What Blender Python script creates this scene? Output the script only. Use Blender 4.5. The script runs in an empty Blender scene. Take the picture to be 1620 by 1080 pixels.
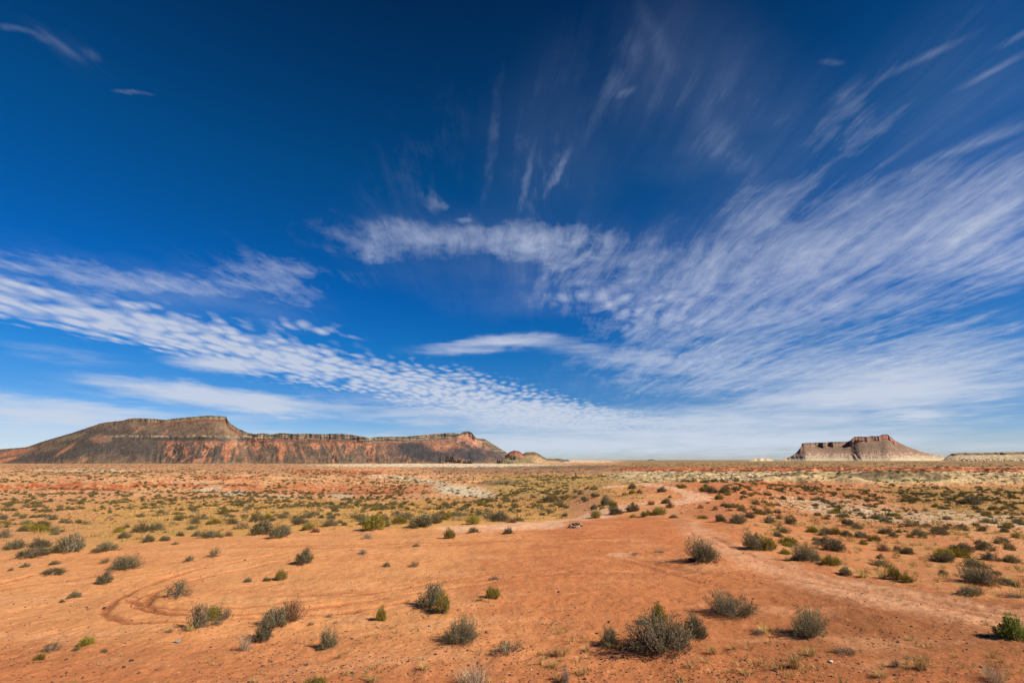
import bpy, math, random
import numpy as np

# ------------------------------------------------------------------ camera, sky, sun, exposure
SC = bpy.context.scene
COL = SC.collection
CAMZ = 3.5                      # eye height above the sand flat
FPX = 810.0                     # focal length in pixels of a 1620 px wide frame (18 mm lens)
VH = 727.0                      # row of the true horizon
PITCH = math.atan((VH - 540.0) / FPX)
SUN_EL = math.radians(37.0)
SUN_AZ = math.radians(116.0)    # clockwise from +Y (view direction): right and a little behind

cam_d = bpy.data.cameras.new('camera')
cam_d.sensor_width = 36.0
cam_d.lens = 18.0
cam_d.clip_start = 0.1
cam_d.clip_end = 80000.0
cam = bpy.data.objects.new('camera', cam_d)
COL.objects.link(cam)
cam.location = (0.0, 0.0, CAMZ)
cam.rotation_euler = (math.pi / 2 + PITCH, 0.0, 0.0)
SC.camera = cam

SC.view_settings.view_transform = 'Standard'
SC.view_settings.look = 'None'
SC.view_settings.gamma = 1.0
SC.view_settings.exposure = 0.42
SC.cycles.max_bounces = 5
SC.cycles.diffuse_bounces = 3
SC.cycles.transmission_bounces = 3
SC.cycles.transparent_max_bounces = 4

sd = bpy.data.lights.new('sun', 'SUN')
sd.energy = 4.9
sd.angle = math.radians(0.5)
sd.color = (1.0, 0.93, 0.83)
sun = bpy.data.objects.new('sun', sd)
COL.objects.link(sun)
sun.location = (60, -30, 60)
sun.rotation_euler = (math.pi / 2 - SUN_EL, 0.0, math.pi - SUN_AZ)


def px_dir(u, v):
    """direction (world) of a pixel of the photograph"""
    xc, yc = (u - 810.0) / FPX, (540.0 - v) / FPX
    c, s = math.cos(PITCH), math.sin(PITCH)
    return (xc, c - yc * s, s + yc * c)


def px_azel(u, v):
    x, y, z = px_dir(u, v)
    return math.atan2(x, y), math.atan2(z, math.hypot(x, y))


class NT:
    """tiny node tree builder"""
    def __init__(self, tree):
        self.t = tree
        self.n = tree.nodes
        self.l = tree.links

    def node(self, kind, **kw):
        nd = self.n.new(kind)
        for k, val in kw.items():
            setattr(nd, k, val)
        return nd

    def put(self, sock, val):
        if isinstance(val, bpy.types.NodeSocket):
            self.l.new(val, sock)
        else:
            sock.default_value = val

    def math(self, op, a, b=0.0, c=None, clamp=False):
        nd = self.node('ShaderNodeMath', operation=op, use_clamp=clamp)
        self.put(nd.inputs[0], a)
        self.put(nd.inputs[1], b)
        if c is not None:
            self.put(nd.inputs[2], c)
        return nd.outputs[0]

    def vec(self, x, y, z=0.0):
        nd = self.node('ShaderNodeCombineXYZ')
        for i, val in enumerate((x, y, z)):
            self.put(nd.inputs[i], val)
        return nd.outputs[0]

    def mapping(self, vec, loc=(0, 0, 0), rot=(0, 0, 0), scale=(1, 1, 1), kind='POINT'):
        nd = self.node('ShaderNodeMapping', vector_type=kind)
        self.l.new(vec, nd.inputs['Vector'])
        nd.inputs['Location'].default_value = loc
        nd.inputs['Rotation'].default_value = rot
        nd.inputs['Scale'].default_value = scale
        return nd.outputs[0]

    def noise(self, vec, scale=1.0, detail=6.0, rough=0.55, dist=0.0, color=False):
        nd = self.node('ShaderNodeTexNoise')
        self.l.new(vec, nd.inputs['Vector'])
        nd.inputs['Scale'].default_value = scale
        nd.inputs['Detail'].default_value = detail
        nd.inputs['Roughness'].default_value = rough
        nd.inputs['Distortion'].default_value = dist
        return nd.outputs['Color' if color else 'Fac']

    def ramp(self, val, a, b, lo=0.0, hi=1.0, smooth=True):
        nd = self.node('ShaderNodeMapRange', clamp=True, interpolation_type='SMOOTHSTEP' if smooth else 'LINEAR')
        self.put(nd.inputs['Value'], val)
        self.put(nd.inputs['From Min'], a)
        self.put(nd.inputs['From Max'], b)
        self.put(nd.inputs['To Min'], lo)
        self.put(nd.inputs['To Max'], hi)
        return nd.outputs['Result']

    def mix(self, fac, a, b, blend='MIX'):
        nd = self.node('ShaderNodeMix', data_type='RGBA', blend_type=blend)
        self.put(nd.inputs[0], fac)
        self.put(nd.inputs[6], a)
        self.put(nd.inputs[7], b)
        return nd.outputs[2]


def build_world():
    w = bpy.data.worlds.new('World')
    SC.world = w
    w.use_nodes = True
    w.cycles.sampling_method = 'MANUAL'
    w.cycles.sample_map_resolution = 256
    w.node_tree.nodes.clear()
    T = NT(w.node_tree)
    out = T.node('ShaderNodeOutputWorld')
    bg = T.node('ShaderNodeBackground')
    bg.inputs['Strength'].default_value = 0.056
    T.l.new(bg.outputs[0], out.inputs[0])
    sky = T.node('ShaderNodeTexSky', sky_type='NISHITA')
    sky.sun_disc = False
    sky.sun_elevation = SUN_EL
    sky.sun_rotation = SUN_AZ
    sky.altitude = 1500.0
    sky.air_density = 1.0
    sky.dust_density = 0.25
    sky.ozone_density = 3.0
    tc = T.node('ShaderNodeTexCoord').outputs['Generated']
    sep = T.node('ShaderNodeSeparateXYZ')
    T.l.new(tc, sep.inputs[0])
    dx, dy, dz = sep.outputs
    az = T.math('ARCTAN2', dx, dy)
    el = T.math('ARCSINE', dz)
    ae = T.vec(az, el)
    # the clear sky, deepened as through a polarising filter
    grade = T.node('ShaderNodeHueSaturation')
    grade.inputs['Hue'].default_value = 0.497
    grade.inputs['Saturation'].default_value = SKY_SAT
    T.l.new(sky.outputs[0], grade.inputs['Color'])
    deep = T.ramp(el, 0.02, 0.85, 0.0, 1.0, smooth=False)
    tint = T.node('ShaderNodeValToRGB')
    T.l.new(deep, tint.inputs[0])
    e = tint.color_ramp.elements
    e[0].position, e[0].color = 0.0, SKY_RAMP[0][1]
    e[1].position, e[1].color = 1.0, SKY_RAMP[-1][1]
    for p, c in SKY_RAMP[1:-1]:
        q = e.new(p)
        q.color = c
    clear = T.mix(1.0, grade.outputs[0], tint.outputs[0], 'MULTIPLY')

    # a sheet of thin cloud at constant height: perspective makes its streaks converge
    zz = T.math('MAXIMUM', T.math('ADD', dz, 0.035), 0.02)
    P = T.vec(T.math('DIVIDE', dx, zz), T.math('DIVIDE', dy, zz))

    # the outlines of the cloud fields are frayed by turbulence
    fr = T.noise(T.mapping(P, scale=(1.7, 1.0, 1)), 1.0, 5.0, 0.62, color=True)
    fm = T.node('ShaderNodeVectorMath', operation='MULTIPLY_ADD')
    T.l.new(fr, fm.inputs[0])
    fm.inputs[1].default_value = (0.34, 0.17, 0)
    T.l.new(T.mapping(ae, loc=(-0.17, -0.085, 0)), fm.inputs[2])
    aw = fm.outputs[0]
    fr2 = T.node('ShaderNodeVectorMath', operation='MULTIPLY_ADD')
    T.l.new(fr, fr2.inputs[0])
    fr2.inputs[1].default_value = (0.10, 0.035, 0)
    T.l.new(T.mapping(ae, loc=(-0.05, -0.0175, 0)), fr2.inputs[2])
    aw_low = fr2.outputs[0]

    def patches(lst, ae):
        tot = None
        for (u, v, rx, ry, rot, s) in lst:
            a0, e0 = px_azel(u, v)
            r = math.radians(rot)
            a1, e1 = px_azel(u + 20 * math.cos(r), v + 20 * math.sin(r))
            a2, e2 = px_azel(u - 20 * math.sin(r), v + 20 * math.cos(r))
            k1 = math.hypot(a1 - a0, e1 - e0) / 20
            k2 = math.hypot(a2 - a0, e2 - e0) / 20
            m = T.mapping(ae, (a0, e0, 0), (0, 0, math.atan2(e1 - e0, a1 - a0)), (rx * k1, ry * k2, 1), 'TEXTURE')
            g = T.node('ShaderNodeTexGradient', gradient_type='SPHERICAL')
            T.l.new(m, g.inputs[0])
            q = T.math('MULTIPLY', T.ramp(g.outputs['Fac'], 0.0, 1.0), s)
            tot = q if tot is None else T.math('ADD', tot, q)
        return tot

    warp = T.noise(T.mapping(P, scale=(0.55, 0.55, 1)), 1.0, 3.0, 0.5, color=True)
    wv = T.node('ShaderNodeVectorMath', operation='MULTIPLY_ADD')
    T.l.new(warp, wv.inputs[0])
    wv.inputs[1].default_value = (0.55, 0.55, 0)
    T.l.new(P, wv.inputs[2])
    PW = wv.outputs[0]
    # long combed streaks (two directions of fibre)
    st1 = T.noise(T.mapping(PW, rot=(0, 0, math.radians(24)), scale=(6.4, 0.6, 1)), 1.0, 9.0, 0.68, 0.25)
    st2 = T.noise(T.mapping(PW, rot=(0, 0, math.radians(40)), scale=(15.0, 2.2, 1)), 1.0, 8.0, 0.70, 0.4)
    big = T.noise(T.mapping(PW, scale=(0.9, 0.9, 1)), 1.0, 4.0, 0.55)
    puff = T.noise(T.mapping(PW, scale=(9.0, 5.5, 1)), 1.0, 6.0, 0.64, 0.3)
    # mackerel ripples
    vor = T.node('ShaderNodeTexVoronoi', feature='SMOOTH_F1')
    T.l.new(T.mapping(PW, rot=(0, 0, 0.12), scale=(12.0, 5.2, 1)), vor.inputs['Vector'])
    vor.inputs['Scale'].default_value = 1.0
    vor.inputs['Smoothness'].default_value = 0.5
    rip = T.math('SUBTRACT', 0.95, vor.outputs['Distance'])
    # level streaks low over the horizon
    lev = T.noise(T.mapping(ae, scale=(4.0, 46.0, 1)), 1.0, 7.0, 0.6, 0.5)
    lev2 = T.noise(T.mapping(ae, scale=(14.0, 90.0, 1)), 1.0, 5.0, 0.6, 0.4)

    mA = patches(CIRRUS, aw)
    mS = patches(SOFT, aw)
    mB = patches(RIPPLE, aw_low)
    mC = patches(LEVEL, aw_low)
    mT = patches(STREAK, aw_low)
    mV = patches(VEIL, aw)
    fib = T.math('ADD', T.math('MULTIPLY', st1, 0.62), T.math('MULTIPLY', st2, 0.38))
    fib = T.math('ADD', fib, T.math('MULTIPLY', T.math('SUBTRACT', big, 0.5), 0.55))
    fib = T.math('ADD', fib, T.math('MULTIPLY', T.math('SUBTRACT', puff, 0.5), 0.42))
    # patch strength lowers the threshold, so edges fray
    dA = T.ramp(T.math('ADD', fib, T.math('MULTIPLY', mA, 0.36)), 0.56, 1.03, 0.0, 1.0, smooth=False)
    dA = T.math('MULTIPLY', dA, T.ramp(mA, 0.0, 0.5))
    sft = T.math('ADD', T.math('MULTIPLY', puff, 0.6), T.math('MULTIPLY', st1, 0.4))
    dS = T.ramp(T.math('ADD', sft, T.math('MULTIPLY', mS, 0.40)), 0.56, 1.05, 0.0, 1.0, smooth=False)
    dS = T.math('MULTIPLY', dS, T.ramp(mS, 0.0, 0.5))
    rr = T.math('ADD', T.math('MULTIPLY', rip, 0.62), T.math('MULTIPLY', puff, 0.50))
    dB = T.ramp(T.math('ADD', rr, T.math('MULTIPLY', mB, 0.40)), 0.62, 1.04, 0.0, 1.0, smooth=False)
    dB = T.math('MULTIPLY', dB, T.ramp(mB, 0.0, 0.45))
    ll = T.math('ADD', T.math('MULTIPLY', lev, 0.65), T.math('MULTIPLY', lev2, 0.35))
    dC = T.ramp(T.math('ADD', ll, T.math('MULTIPLY', mC, 0.36)), 0.50, 0.90, 0.0, 1.0, smooth=False)
    dC = T.math('MULTIPLY', dC, T.ramp(mC, 0.0, 0.5))
    grain = T.noise(T.mapping(PW, scale=(22.0, 9.0, 1)), 1.0, 4.0, 0.65, 0.3)
    dT = T.math('MULTIPLY', mT, T.ramp(T.math('ADD', T.math('MULTIPLY', st1, 0.5), T.math('MULTIPLY', grain, 0.5)), 0.38, 0.66, 0.15, 1.3))
    inv = None
    for d, k in ((T.math('MULTIPLY', dA, T.ramp(grain, 0.3, 0.62, 0.74, 1.08)), 0.86), (T.math('MULTIPLY', dS, T.ramp(grain, 0.3, 0.62, 0.74, 1.08)), 0.88), (dB, 0.95), (dC, 0.92), (dT, 0.9), (T.math('MULTIPLY', mV, T.ramp(T.math('ADD', T.math('MULTIPLY', big, 0.6), T.math('MULTIPLY', st1, 0.4)), 0.30, 0.70, 0.1, 1.0)), 1.0)):
        q = T.math('SUBTRACT', 1.0, T.math('MULTIPLY', d, k))
        inv = q if inv is None else T.math('MULTIPLY', inv, q)
    dens = T.math('SUBTRACT', 1.0, inv, clamp=True)
    cc = T.node('ShaderNodeValToRGB')
    T.l.new(T.ramp(el, 0.0, 0.75, 0.0, 1.0, smooth=False), cc.inputs[0])
    e = cc.color_ramp.elements
    e[0].position, e[0].color = 0.0, CLOUD_RAMP[0][1]
    e[1].position, e[1].color = 1.0, CLOUD_RAMP[-1][1]
    for p, c in CLOUD_RAMP[1:-1]:
        q = e.new(p)
        q.color = c
    T.l.new(T.mix(dens, clear, cc.outputs[0]), bg.inputs['Color'])


SKY_SAT = 1.25
K = 1 / 0.075     # cloud brightness, in units of the background strength
SKY_RAMP = [(0.0, (0.92, 1.0, 1.36, 1)), (0.1, (0.46, 0.80, 1.2, 1)), (0.22, (0.14, 0.82, 1.28, 1)), (0.34, (0.06, 0.76, 1.3, 1)), (0.6, (0.06, 0.74, 1.05, 1)), (1.0, (0.06, 0.34, 0.52, 1))]
CLOUD_RAMP = [(0.0, (0.62 * K, 0.69 * K, 0.80 * K, 1)), (0.35, (0.51 * K, 0.57 * K, 0.73 * K, 1)), (1.0, (0.27 * K, 0.34 * K, 0.53 * K, 1))]
CIRRUS = [(1330, 420, 450, 200, -22, 0.80), (1560, 390, 200, 140, -28, 0.62), (980, 440, 260, 130, 8, 0.62), (1180, 330, 260, 100, -40, 0.24),
          (1130, 220, 250, 100, 58, 0.26), (872, 285, 130, 22, -68, 0.26), (830, 250, 160, 26, -80, 0.16), (1000, 110, 140, 40, -70, 0.2),
          (1470, 110, 340, 120, -28, 0.22), (1250, 260, 420, 200, -30, 0.16), (930, 180, 260, 220, -70, 0.13), (1350, 200, 140, 80, -40, 0.22), (1180, 590, 520, 110, 4, 0.62), (1480, 570, 280, 110, -4, 0.55),
          (110, 75, 190, 70, 28, 0.12), (500, 420, 300, 70, 3, 0.25), (660, 250, 260, 120, -40, 0.14)]
SOFT = [(700, 382, 300, 56, 3, 0.72), (860, 385, 160, 60, -6, 0.55), (180, 432, 340, 44, 5, 0.78), (430, 430, 160, 50, 12, 0.52), (672, 315, 46, 22, 10, 0.5), (735, 340, 30, 14, 0, .42)]
VEIL = [(1350, 400, 560, 330, -15, 0.22), (1150, 220, 330, 200, 50, 0.22), (1250, 600, 560, 130, 0, 0.30), (1500, 130, 260, 160, -28, 0.16), (880, 420, 420, 110, 5, 0.20), (250, 460, 420, 80, 8, 0.20), (880, 240, 160, 200, 0, 0.10)]
STREAK = [(885, 272, 60, 8, -62, 0.42), (838, 285, 80, 9, -76, 0.28), (780, 220, 140, 12, -84, 0.16), (965, 140, 150, 14, -66, 0.11), (1040, 60, 90, 20, 60, 0.12), (1160, 260, 150, 40, 52, 0.16), (1450, 98, 130, 10, -26, 0.3), (1570, 108, 110, 10, -28, 0.34), (1600, 60, 60, 8, -30, 0.3), (1330, 150, 60, 14, -38, 0.32), (1470, 265, 220, 16, -27, 0.3), (1585, 215, 120, 14, -22, 0.28), (1310, 105, 26, 8, 0, 0.2), (995, 148, 26, 10, -20, 0.3), (95, 72, 60, 12, 34, 0.16), (60, 58, 30, 8, 28, .14), (146, 86, 30, 10, 30, 0.18), (20, 44, 40, 8, 12, 0.22), (210, 147, 40, 5, 4, 0.3), (1370, 545, 50, 10, -60, 0.3), (1340, 640, 60, 26, 70, 0.3)]
RIPPLE = [(110, 490, 330, 52, 12, 1.15), (400, 556, 280, 56, 14, 1.15), (700, 618, 330, 58, 11, 1.15), (500, 518, 120, 26, 10, 0.62), (930, 660, 270, 36, 6, 0.7), (1000, 480, 260, 70, 10, 0.4)]
LEVEL = [(340, 628, 300, 26, 6, 1.35), (350, 576, 130, 22, 6, 1.2), (770, 546, 170, 22, -4, 0.9), (900, 668, 640, 46, 3, 0.9),
         (60, 645, 300, 40, 6, 0.9), (200, 668, 520, 40, 0, 0.55), (1350, 640, 440, 64, -3, 0.70), (810, 706, 1100, 30, 0, 1.05), (1450, 653, 80, 10, 2, .8), (1420, 610, 320, 46, -8, 0.62), (100, 560, 200, 26, 8, .4), (980, 560, 260, 30, 6, .5)]
build_world()

# ------------------------------------------------------------------ numeric helpers
RNG = np.random.default_rng(11)
random.seed(5)


def _hash(ix, iy, seed):
    n = (ix.astype(np.int64) * 374761393 + iy.astype(np.int64) * 668265263 + seed * 974711 + 12345) & 0xFFFFFFFF
    n = ((n ^ (n >> 13)) * 1274126177) & 0xFFFFFFFF
    n = ((n ^ (n >> 16)) * 2246822519) & 0xFFFFFFFF
    return (n ^ (n >> 15)) & 0xFFFFFFFF


def pnoise(x, y, seed=0):
    x, y = np.broadcast_arrays(np.asarray(x, float), np.asarray(y, float))
    ix, iy = np.floor(x), np.floor(y)
    fx, fy = x - ix, y - iy
    ux, uy = fx * fx * fx * (fx * (fx * 6 - 15) + 10), fy * fy * fy * (fy * (fy * 6 - 15) + 10)

    def g(ox, oy):
        a = _hash(ix + ox, iy + oy, seed) * (2 * math.pi / 4294967296.0)
        return np.cos(a) * (fx - ox) + np.sin(a) * (fy - oy)
    a = g(0, 0) * (1 - ux) + g(1, 0) * ux
    b = g(0, 1) * (1 - ux) + g(1, 1) * ux
    return (a * (1 - uy) + b * uy) * 1.5


def fbm(x, y, octv=4, seed=0, gain=0.5):
    t, a, f = 0.0, 1.0, 1.0
    for i in range(octv):
        t = t + a * pnoise(x * f, y * f, seed + i * 17)
        a *= gain
        f *= 2.03
    return t


def ridged(x, y, octv=3, seed=0):
    t, a, f = 0.0, 1.0, 1.0
    for i in range(octv):
        t = t + a * (1 - 2 * np.abs(pnoise(x * f, y * f, seed + i * 13)))
        a *= 0.5
        f *= 2.1
    return t / 1.75


def sstep(a, b, x):
    t = np.clip((x - a) / (b - a), 0, 1)
    return t * t * (3 - 2 * t)


def t_of_v(v):
    q = (540.0 - v) / FPX
    c, s = math.cos(PITCH), math.sin(PITCH)
    return (q * c + s) / (c - q * s)


def project(x, y, zr):
    """pixel of the photograph for a point relative to the eye"""
    c, s = math.cos(PITCH), math.sin(PITCH)
    d = np.maximum(y * c + zr * s, 1e-3)
    return 810 + FPX * x / d, 540 - FPX * (-y * s + zr * c) / d


def mesh_np(name, V, faces, mat=None, col=None, tint=None, smooth=False, parent=None, mats=None, midx=None):
    me = bpy.data.meshes.new(name)
    V = np.asarray(V, np.float32)
    me.vertices.add(len(V))
    me.vertices.foreach_set('co', V.ravel())
    if not isinstance(faces, (list, tuple)):
        faces = [faces]
    faces = [np.asarray(f, np.int32) for f in faces if len(f)]
    nl = sum(f.size for f in faces)
    nf = sum(len(f) for f in faces)
    me.loops.add(nl)
    me.loops.foreach_set('vertex_index', np.concatenate([f.ravel() for f in faces]))
    me.polygons.add(nf)
    tot = np.concatenate([np.full(len(f), f.shape[1], np.int32) for f in faces])
    st = np.concatenate([[0], np.cumsum(tot)[:-1]]).astype(np.int32)
    me.polygons.foreach_set('loop_start', st)
    me.polygons.foreach_set('loop_total', tot)
    if smooth:
        me.polygons.foreach_set('use_smooth', np.ones(nf, bool))
    if midx is not None:
        me.polygons.foreach_set('material_index', np.asarray(midx, np.int32))
    if col is not None:
        at = me.attributes.new('Col', 'FLOAT_COLOR', 'POINT')
        c4 = np.ones((len(V), 4), np.float32)
        c4[:, :3] = col
        at.data.foreach_set('color', c4.ravel())
    if tint is not None:
        at = me.attributes.new('tint', 'FLOAT', 'FACE')
        at.data.foreach_set('value', np.asarray(tint, np.float32))
    me.update(calc_edges=True)
    for m in (mats or ([mat] if mat else [])):
        me.materials.append(m)
    o = bpy.data.objects.new(name, me)
    COL.objects.link(o)
    if parent is not None:
        o.parent = parent
    return o


def tag(o, label=None, cat=None, group=None, kind=None):
    if label:
        o['label'] = label
    if cat:
        o['category'] = cat
    if group:
        o['group'] = group
    if kind:
        o['kind'] = kind
    return o


def new_mat(name, rough=0.95, spec=0.1):
    m = bpy.data.materials.new(name)
    m.use_nodes = True
    T = NT(m.node_tree)
    b = m.node_tree.nodes['Principled BSDF']
    b.inputs['Roughness'].default_value = rough
    b.inputs['Specular IOR Level'].default_value = spec
    return m, T, b


# ------------------------------------------------------------------ the lie of the land
# for each sight line (photo column): depth along the view in metres -> height relative to the eye (negative)
# or the photo row at which that ground is seen (positive)
LAND = {
    0: [(5, -3.4), (21, -3.5), (30, -4.1), (45, -5.2), (65, -6.2), (90, -7.0), (126, -7.3), (136, -6.2), (142, -5.9), (200, -6.3), (280, -6.9), (400, 745), (600, 740), (900, 737), (1400, 735), (3000, 731), (30000, 727.4)],
    140: [(5, -3.45), (23, -3.5), (33, -4.2), (50, -5.4), (70, -6.4), (95, -7.1), (128, -7.4), (138, -6.2), (146, -5.9), (200, -6.3), (280, -7.0), (400, 746), (600, 740), (900, 737), (1400, 735), (3000, 731), (30000, 727.4)],
    270: [(5, -3.45), (25, -3.5), (35, -4.2), (60, -5.8), (90, -6.9), (120, 783), (140, 777), (152, 768), (165, 766), (220, 758), (300, 750), (450, 744), (700, 739), (1400, 735), (3000, 731), (30000, 727.4)],
    540: [(5, -3.5), (30, -3.5), (40, -4.3), (65, -5.8), (95, 797), (120, 788), (140, 778), (160, 769), (220, 760), (300, 753), (325, 748), (340, 746), (450, 744.5), (700, 739.5), (1400, 735.5), (3000, 731), (30000, 727.4)],
    720: [(5, -3.5), (31, -3.5), (42, -4.4), (65, 812), (95, 794), (115, 786), (140, 771), (152, 767), (200, 765), (300, 757), (450, 748), (550, 741), (640, 739.5), (900, 739), (1400, 735), (3000, 731), (30000, 727.4)],
    880: [(5, -3.5), (31, -3.5), (36, -4.2), (50, -5.0), (80, 790), (110, 780), (160, 770), (250, 760), (350, 753), (480, 745), (600, 739), (760, 738), (1500, 733.5), (3000, 730.5), (30000, 727.4)],
    960: [(5, -3.5), (33, -3.5), (37, -4.2), (45, -4.3), (60, 789), (88, 766), (96, 765), (130, -7.2), (200, 764), (300, 754), (430, 746), (480, 742), (600, 738), (1500, 732.5), (3000, 730), (30000, 727.4)],
    1040: [(5, -3.5), (34, -3.5), (38, -4.0), (45, -4.1), (60, 787), (86, 765), (98, 763), (130, -7.2), (200, 764), (300, 754), (415, 746), (440, 741), (600, 737), (1500, 731.5), (3000, 729.5), (30000, 727.4)],
    1150: [(5, -3.5), (31, -3.5), (36, -3.8), (50, 798), (75, 775), (100, 761.5), (106, 761), (140, -7.0), (200, 761), (300, 752), (400, 748), (425, 741), (600, 736), (1500, 731), (3000, 729.5), (30000, 727.4)],
    1280: [(5, -3.5), (18.7, -3.5), (25, -4.0), (40, 832), (60, 805), (85, 785), (110, 772), (140, -7.0), (200, 765), (300, 753), (380, 748), (402, 740), (600, 735), (1500, 730), (3000, 729), (30000, 727.4)],
    1430: [(5, -3.55), (15.9, -3.5), (25, -4.5), (40, 840), (65, 810), (100, 787), (140, 774), (200, 765), (300, 754), (360, 749), (385, 739.5), (600, 734.5), (1500, 730), (3000, 729), (30000, 727.4)],
    1620: [(5, -3.6), (14.3, -3.5), (25, -4.8), (40, 850), (60, 823), (100, 792), (140, 777), (200, 767), (300, 755), (350, 750), (375, 741), (600, 735), (1500, 730), (3000, 729), (30000, 727.4)],
}
_us = sorted(LAND)
_LY = np.linspace(math.log(4.0), math.log(40000.0), 700)
_tab = []
for _u in _us:
    _y = np.array([p[0] for p in LAND[_u]], float)
    _z = np.array([p[1] if p[1] < 0 else t_of_v(p[1]) * p[0] for p in LAND[_u]], float)
    _tn = np.interp(_LY, np.log(_y), _z)               # near: heights;  far: slope of sight, so far ground stays level
    _tt = np.interp(_LY, np.log(_y), _z / _y) * np.exp(_LY)
    _w = sstep(math.log(110.0), math.log(170.0), _LY)
    _tab.append(_tn * (1 - _w) + _tt * _w)
_tab = np.array(_tab)
_au = np.array([(u - 810) / FPX * math.cos(PITCH) for u in _us])     # tangent of azimuth (near the horizon)
_AX = np.linspace(_au[0] - 0.3, _au[-1] + 0.3, 360)
_k = np.array([0.06, 0.12, 0.2, 0.24, 0.2, 0.12, 0.06])
# smooth along depth by a small kernel on the sight slope, across by cosine blending
_sl = _tab / np.exp(_LY)
for _i in range(len(_sl)):
    _p = np.pad(_sl[_i], 3, mode='edge')
    _sl[_i] = np.convolve(_p, _k, mode='valid')
_idx = np.clip(np.searchsorted(_au, _AX) - 1, 0, len(_au) - 2)
_f = np.clip((_AX - _au[_idx]) / (_au[_idx + 1] - _au[_idx]), 0, 1)
_f = _f * _f * (3 - 2 * _f) * 0.6 + _f * 0.4
TAB = _sl[_idx] * (1 - _f)[:, None] + _sl[_idx + 1] * _f[:, None]


def _lookup(a, Y):
    fa = np.clip((a - _AX[0]) / (_AX[1] - _AX[0]), 0, len(_AX) - 1.001)
    fy = np.clip((np.log(np.maximum(Y, 0.01)) - _LY[0]) / (_LY[1] - _LY[0]), 0, len(_LY) - 1.001)
    ia, iy = fa.astype(int), fy.astype(int)
    ra, ry = fa - ia, fy - iy
    t = (TAB[ia, iy] * (1 - ra) * (1 - ry) + TAB[ia + 1, iy] * ra * (1 - ry)
         + TAB[ia, iy + 1] * (1 - ra) * ry + TAB[ia + 1, iy + 1] * ra * ry)
    return t * np.maximum(Y, 4.0)


# low clay mounds standing in the wash on the right, and the pale hillock in the middle
MOUNDS = [(1248, 182, 15, 10, 3.0), (1285, 192, 9, 8, 1.6), (1205, 200, 8, 8, 1.0), (1408, 172, 19, 12, 3.0), (1452, 178, 15, 12, 2.3), (1375, 185, 9, 9, 1.6), (1500, 190, 14, 12, 1.5), (1335, 215, 12, 10, 1.4), (735, 142, 16, 12, 0.8), (1580, 230, 50, 20, 1.6), (1090, 260, 40, 16, 1.3), (300, 160, 30, 9, 0.9), (430, 170, 24, 9, 0.8), (60, 160, 40, 8, .6)]


def base_h(x, y):
    """height relative to the eye without the small relief"""
    x, y = np.asarray(x, float), np.asarray(y, float)
    r = np.hypot(x, y)
    Y = np.maximum(y, 0.35 * r)
    a = np.clip(x / np.maximum(Y, 0.5), _AX[0], _AX[-1])
    wob = sstep(90, 160, Y)
    w = fbm(a * 9, np.log(np.maximum(Y, 1)) * 2.2, 3, 5)
    w2 = fbm(a * 40, np.log(np.maximum(Y, 1)) * 5.0, 3, 9)
    z = _lookup(a + wob * 0.012 * w2, Y * (1 + wob * (0.07 * w + 0.028 * w2)))
    rm = 1 + 0.2 * ridged(x * 0.22, y * 0.12, 2, 55)
    for (u, d, wx, wy, h) in MOUNDS:
        mx = (u - 810) / FPX * math.cos(PITCH) * d
        q = ((x - mx) / wx) ** 2 + ((y - d) / wy) ** 2
        z = z + h * np.exp(-q * 0.9) * rm
    return z


def mound_m(x, y, k):
    u, d, wx, wy, h = MOUNDS[k]
    mx = (u - 810) / FPX * math.cos(PITCH) * d
    return np.exp(-0.9 * (((x - mx) / wx) ** 2 + ((y - d) / wy) ** 2))


def sand_edge(u):
    P = [(-400, 885), (0, 876), (100, 872), (200, 862), (300, 850), (400, 846), (500, 839), (560, 836), (640, 838), (700, 833), (800, 828), (860, 826), (940, 818), (1000, 814), (1090, 816), (1130, 828), (1180, 856), (1250, 887), (1330, 911), (1420, 926), (1500, 938), (1620, 951), (2000, 985)]
    return np.interp(u, [p[0] for p in P], [p[1] for p in P])


def poly_dist(x, y, pts):
    """distance to a polyline and position along it"""
    best = np.full(x.shape, 1e9)
    for (x0, y0), (x1, y1) in zip(pts[:-1], pts[1:]):
        dx, dy = x1 - x0, y1 - y0
        t = np.clip(((x - x0) * dx + (y - y0) * dy) / (dx * dx + dy * dy + 1e-9), 0, 1)
        best = np.minimum(best, np.hypot(x - x0 - t * dx, y - y0 - t * dy))
    return best


def px_ground(u, v, h=None):
    """world x, y, z (relative to the eye) where a pixel's sight line meets the land"""
    d = px_dir(u, v)
    Y = np.exp(np.linspace(math.log(5.0), math.log(4000.0), 3000))
    x, z = d[0] / d[1] * Y, d[2] / d[1] * Y
    g = (h or base_h)(x, Y)
    below = np.nonzero(z <= g)[0]
    i = below[0] if len(below) else len(Y) - 1
    return x[i], Y[i], g[i]


def px_line(pts, sub=5):
    out = []
    for (u0, v0), (u1, v1) in zip(pts[:-1], pts[1:]):
        for k in range(sub):
            f = k / sub
            out.append(px_ground(u0 + (u1 - u0) * f, v0 + (v1 - v0) * f)[:2])
    out.append(px_ground(*pts[-1])[:2])
    return out


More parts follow.
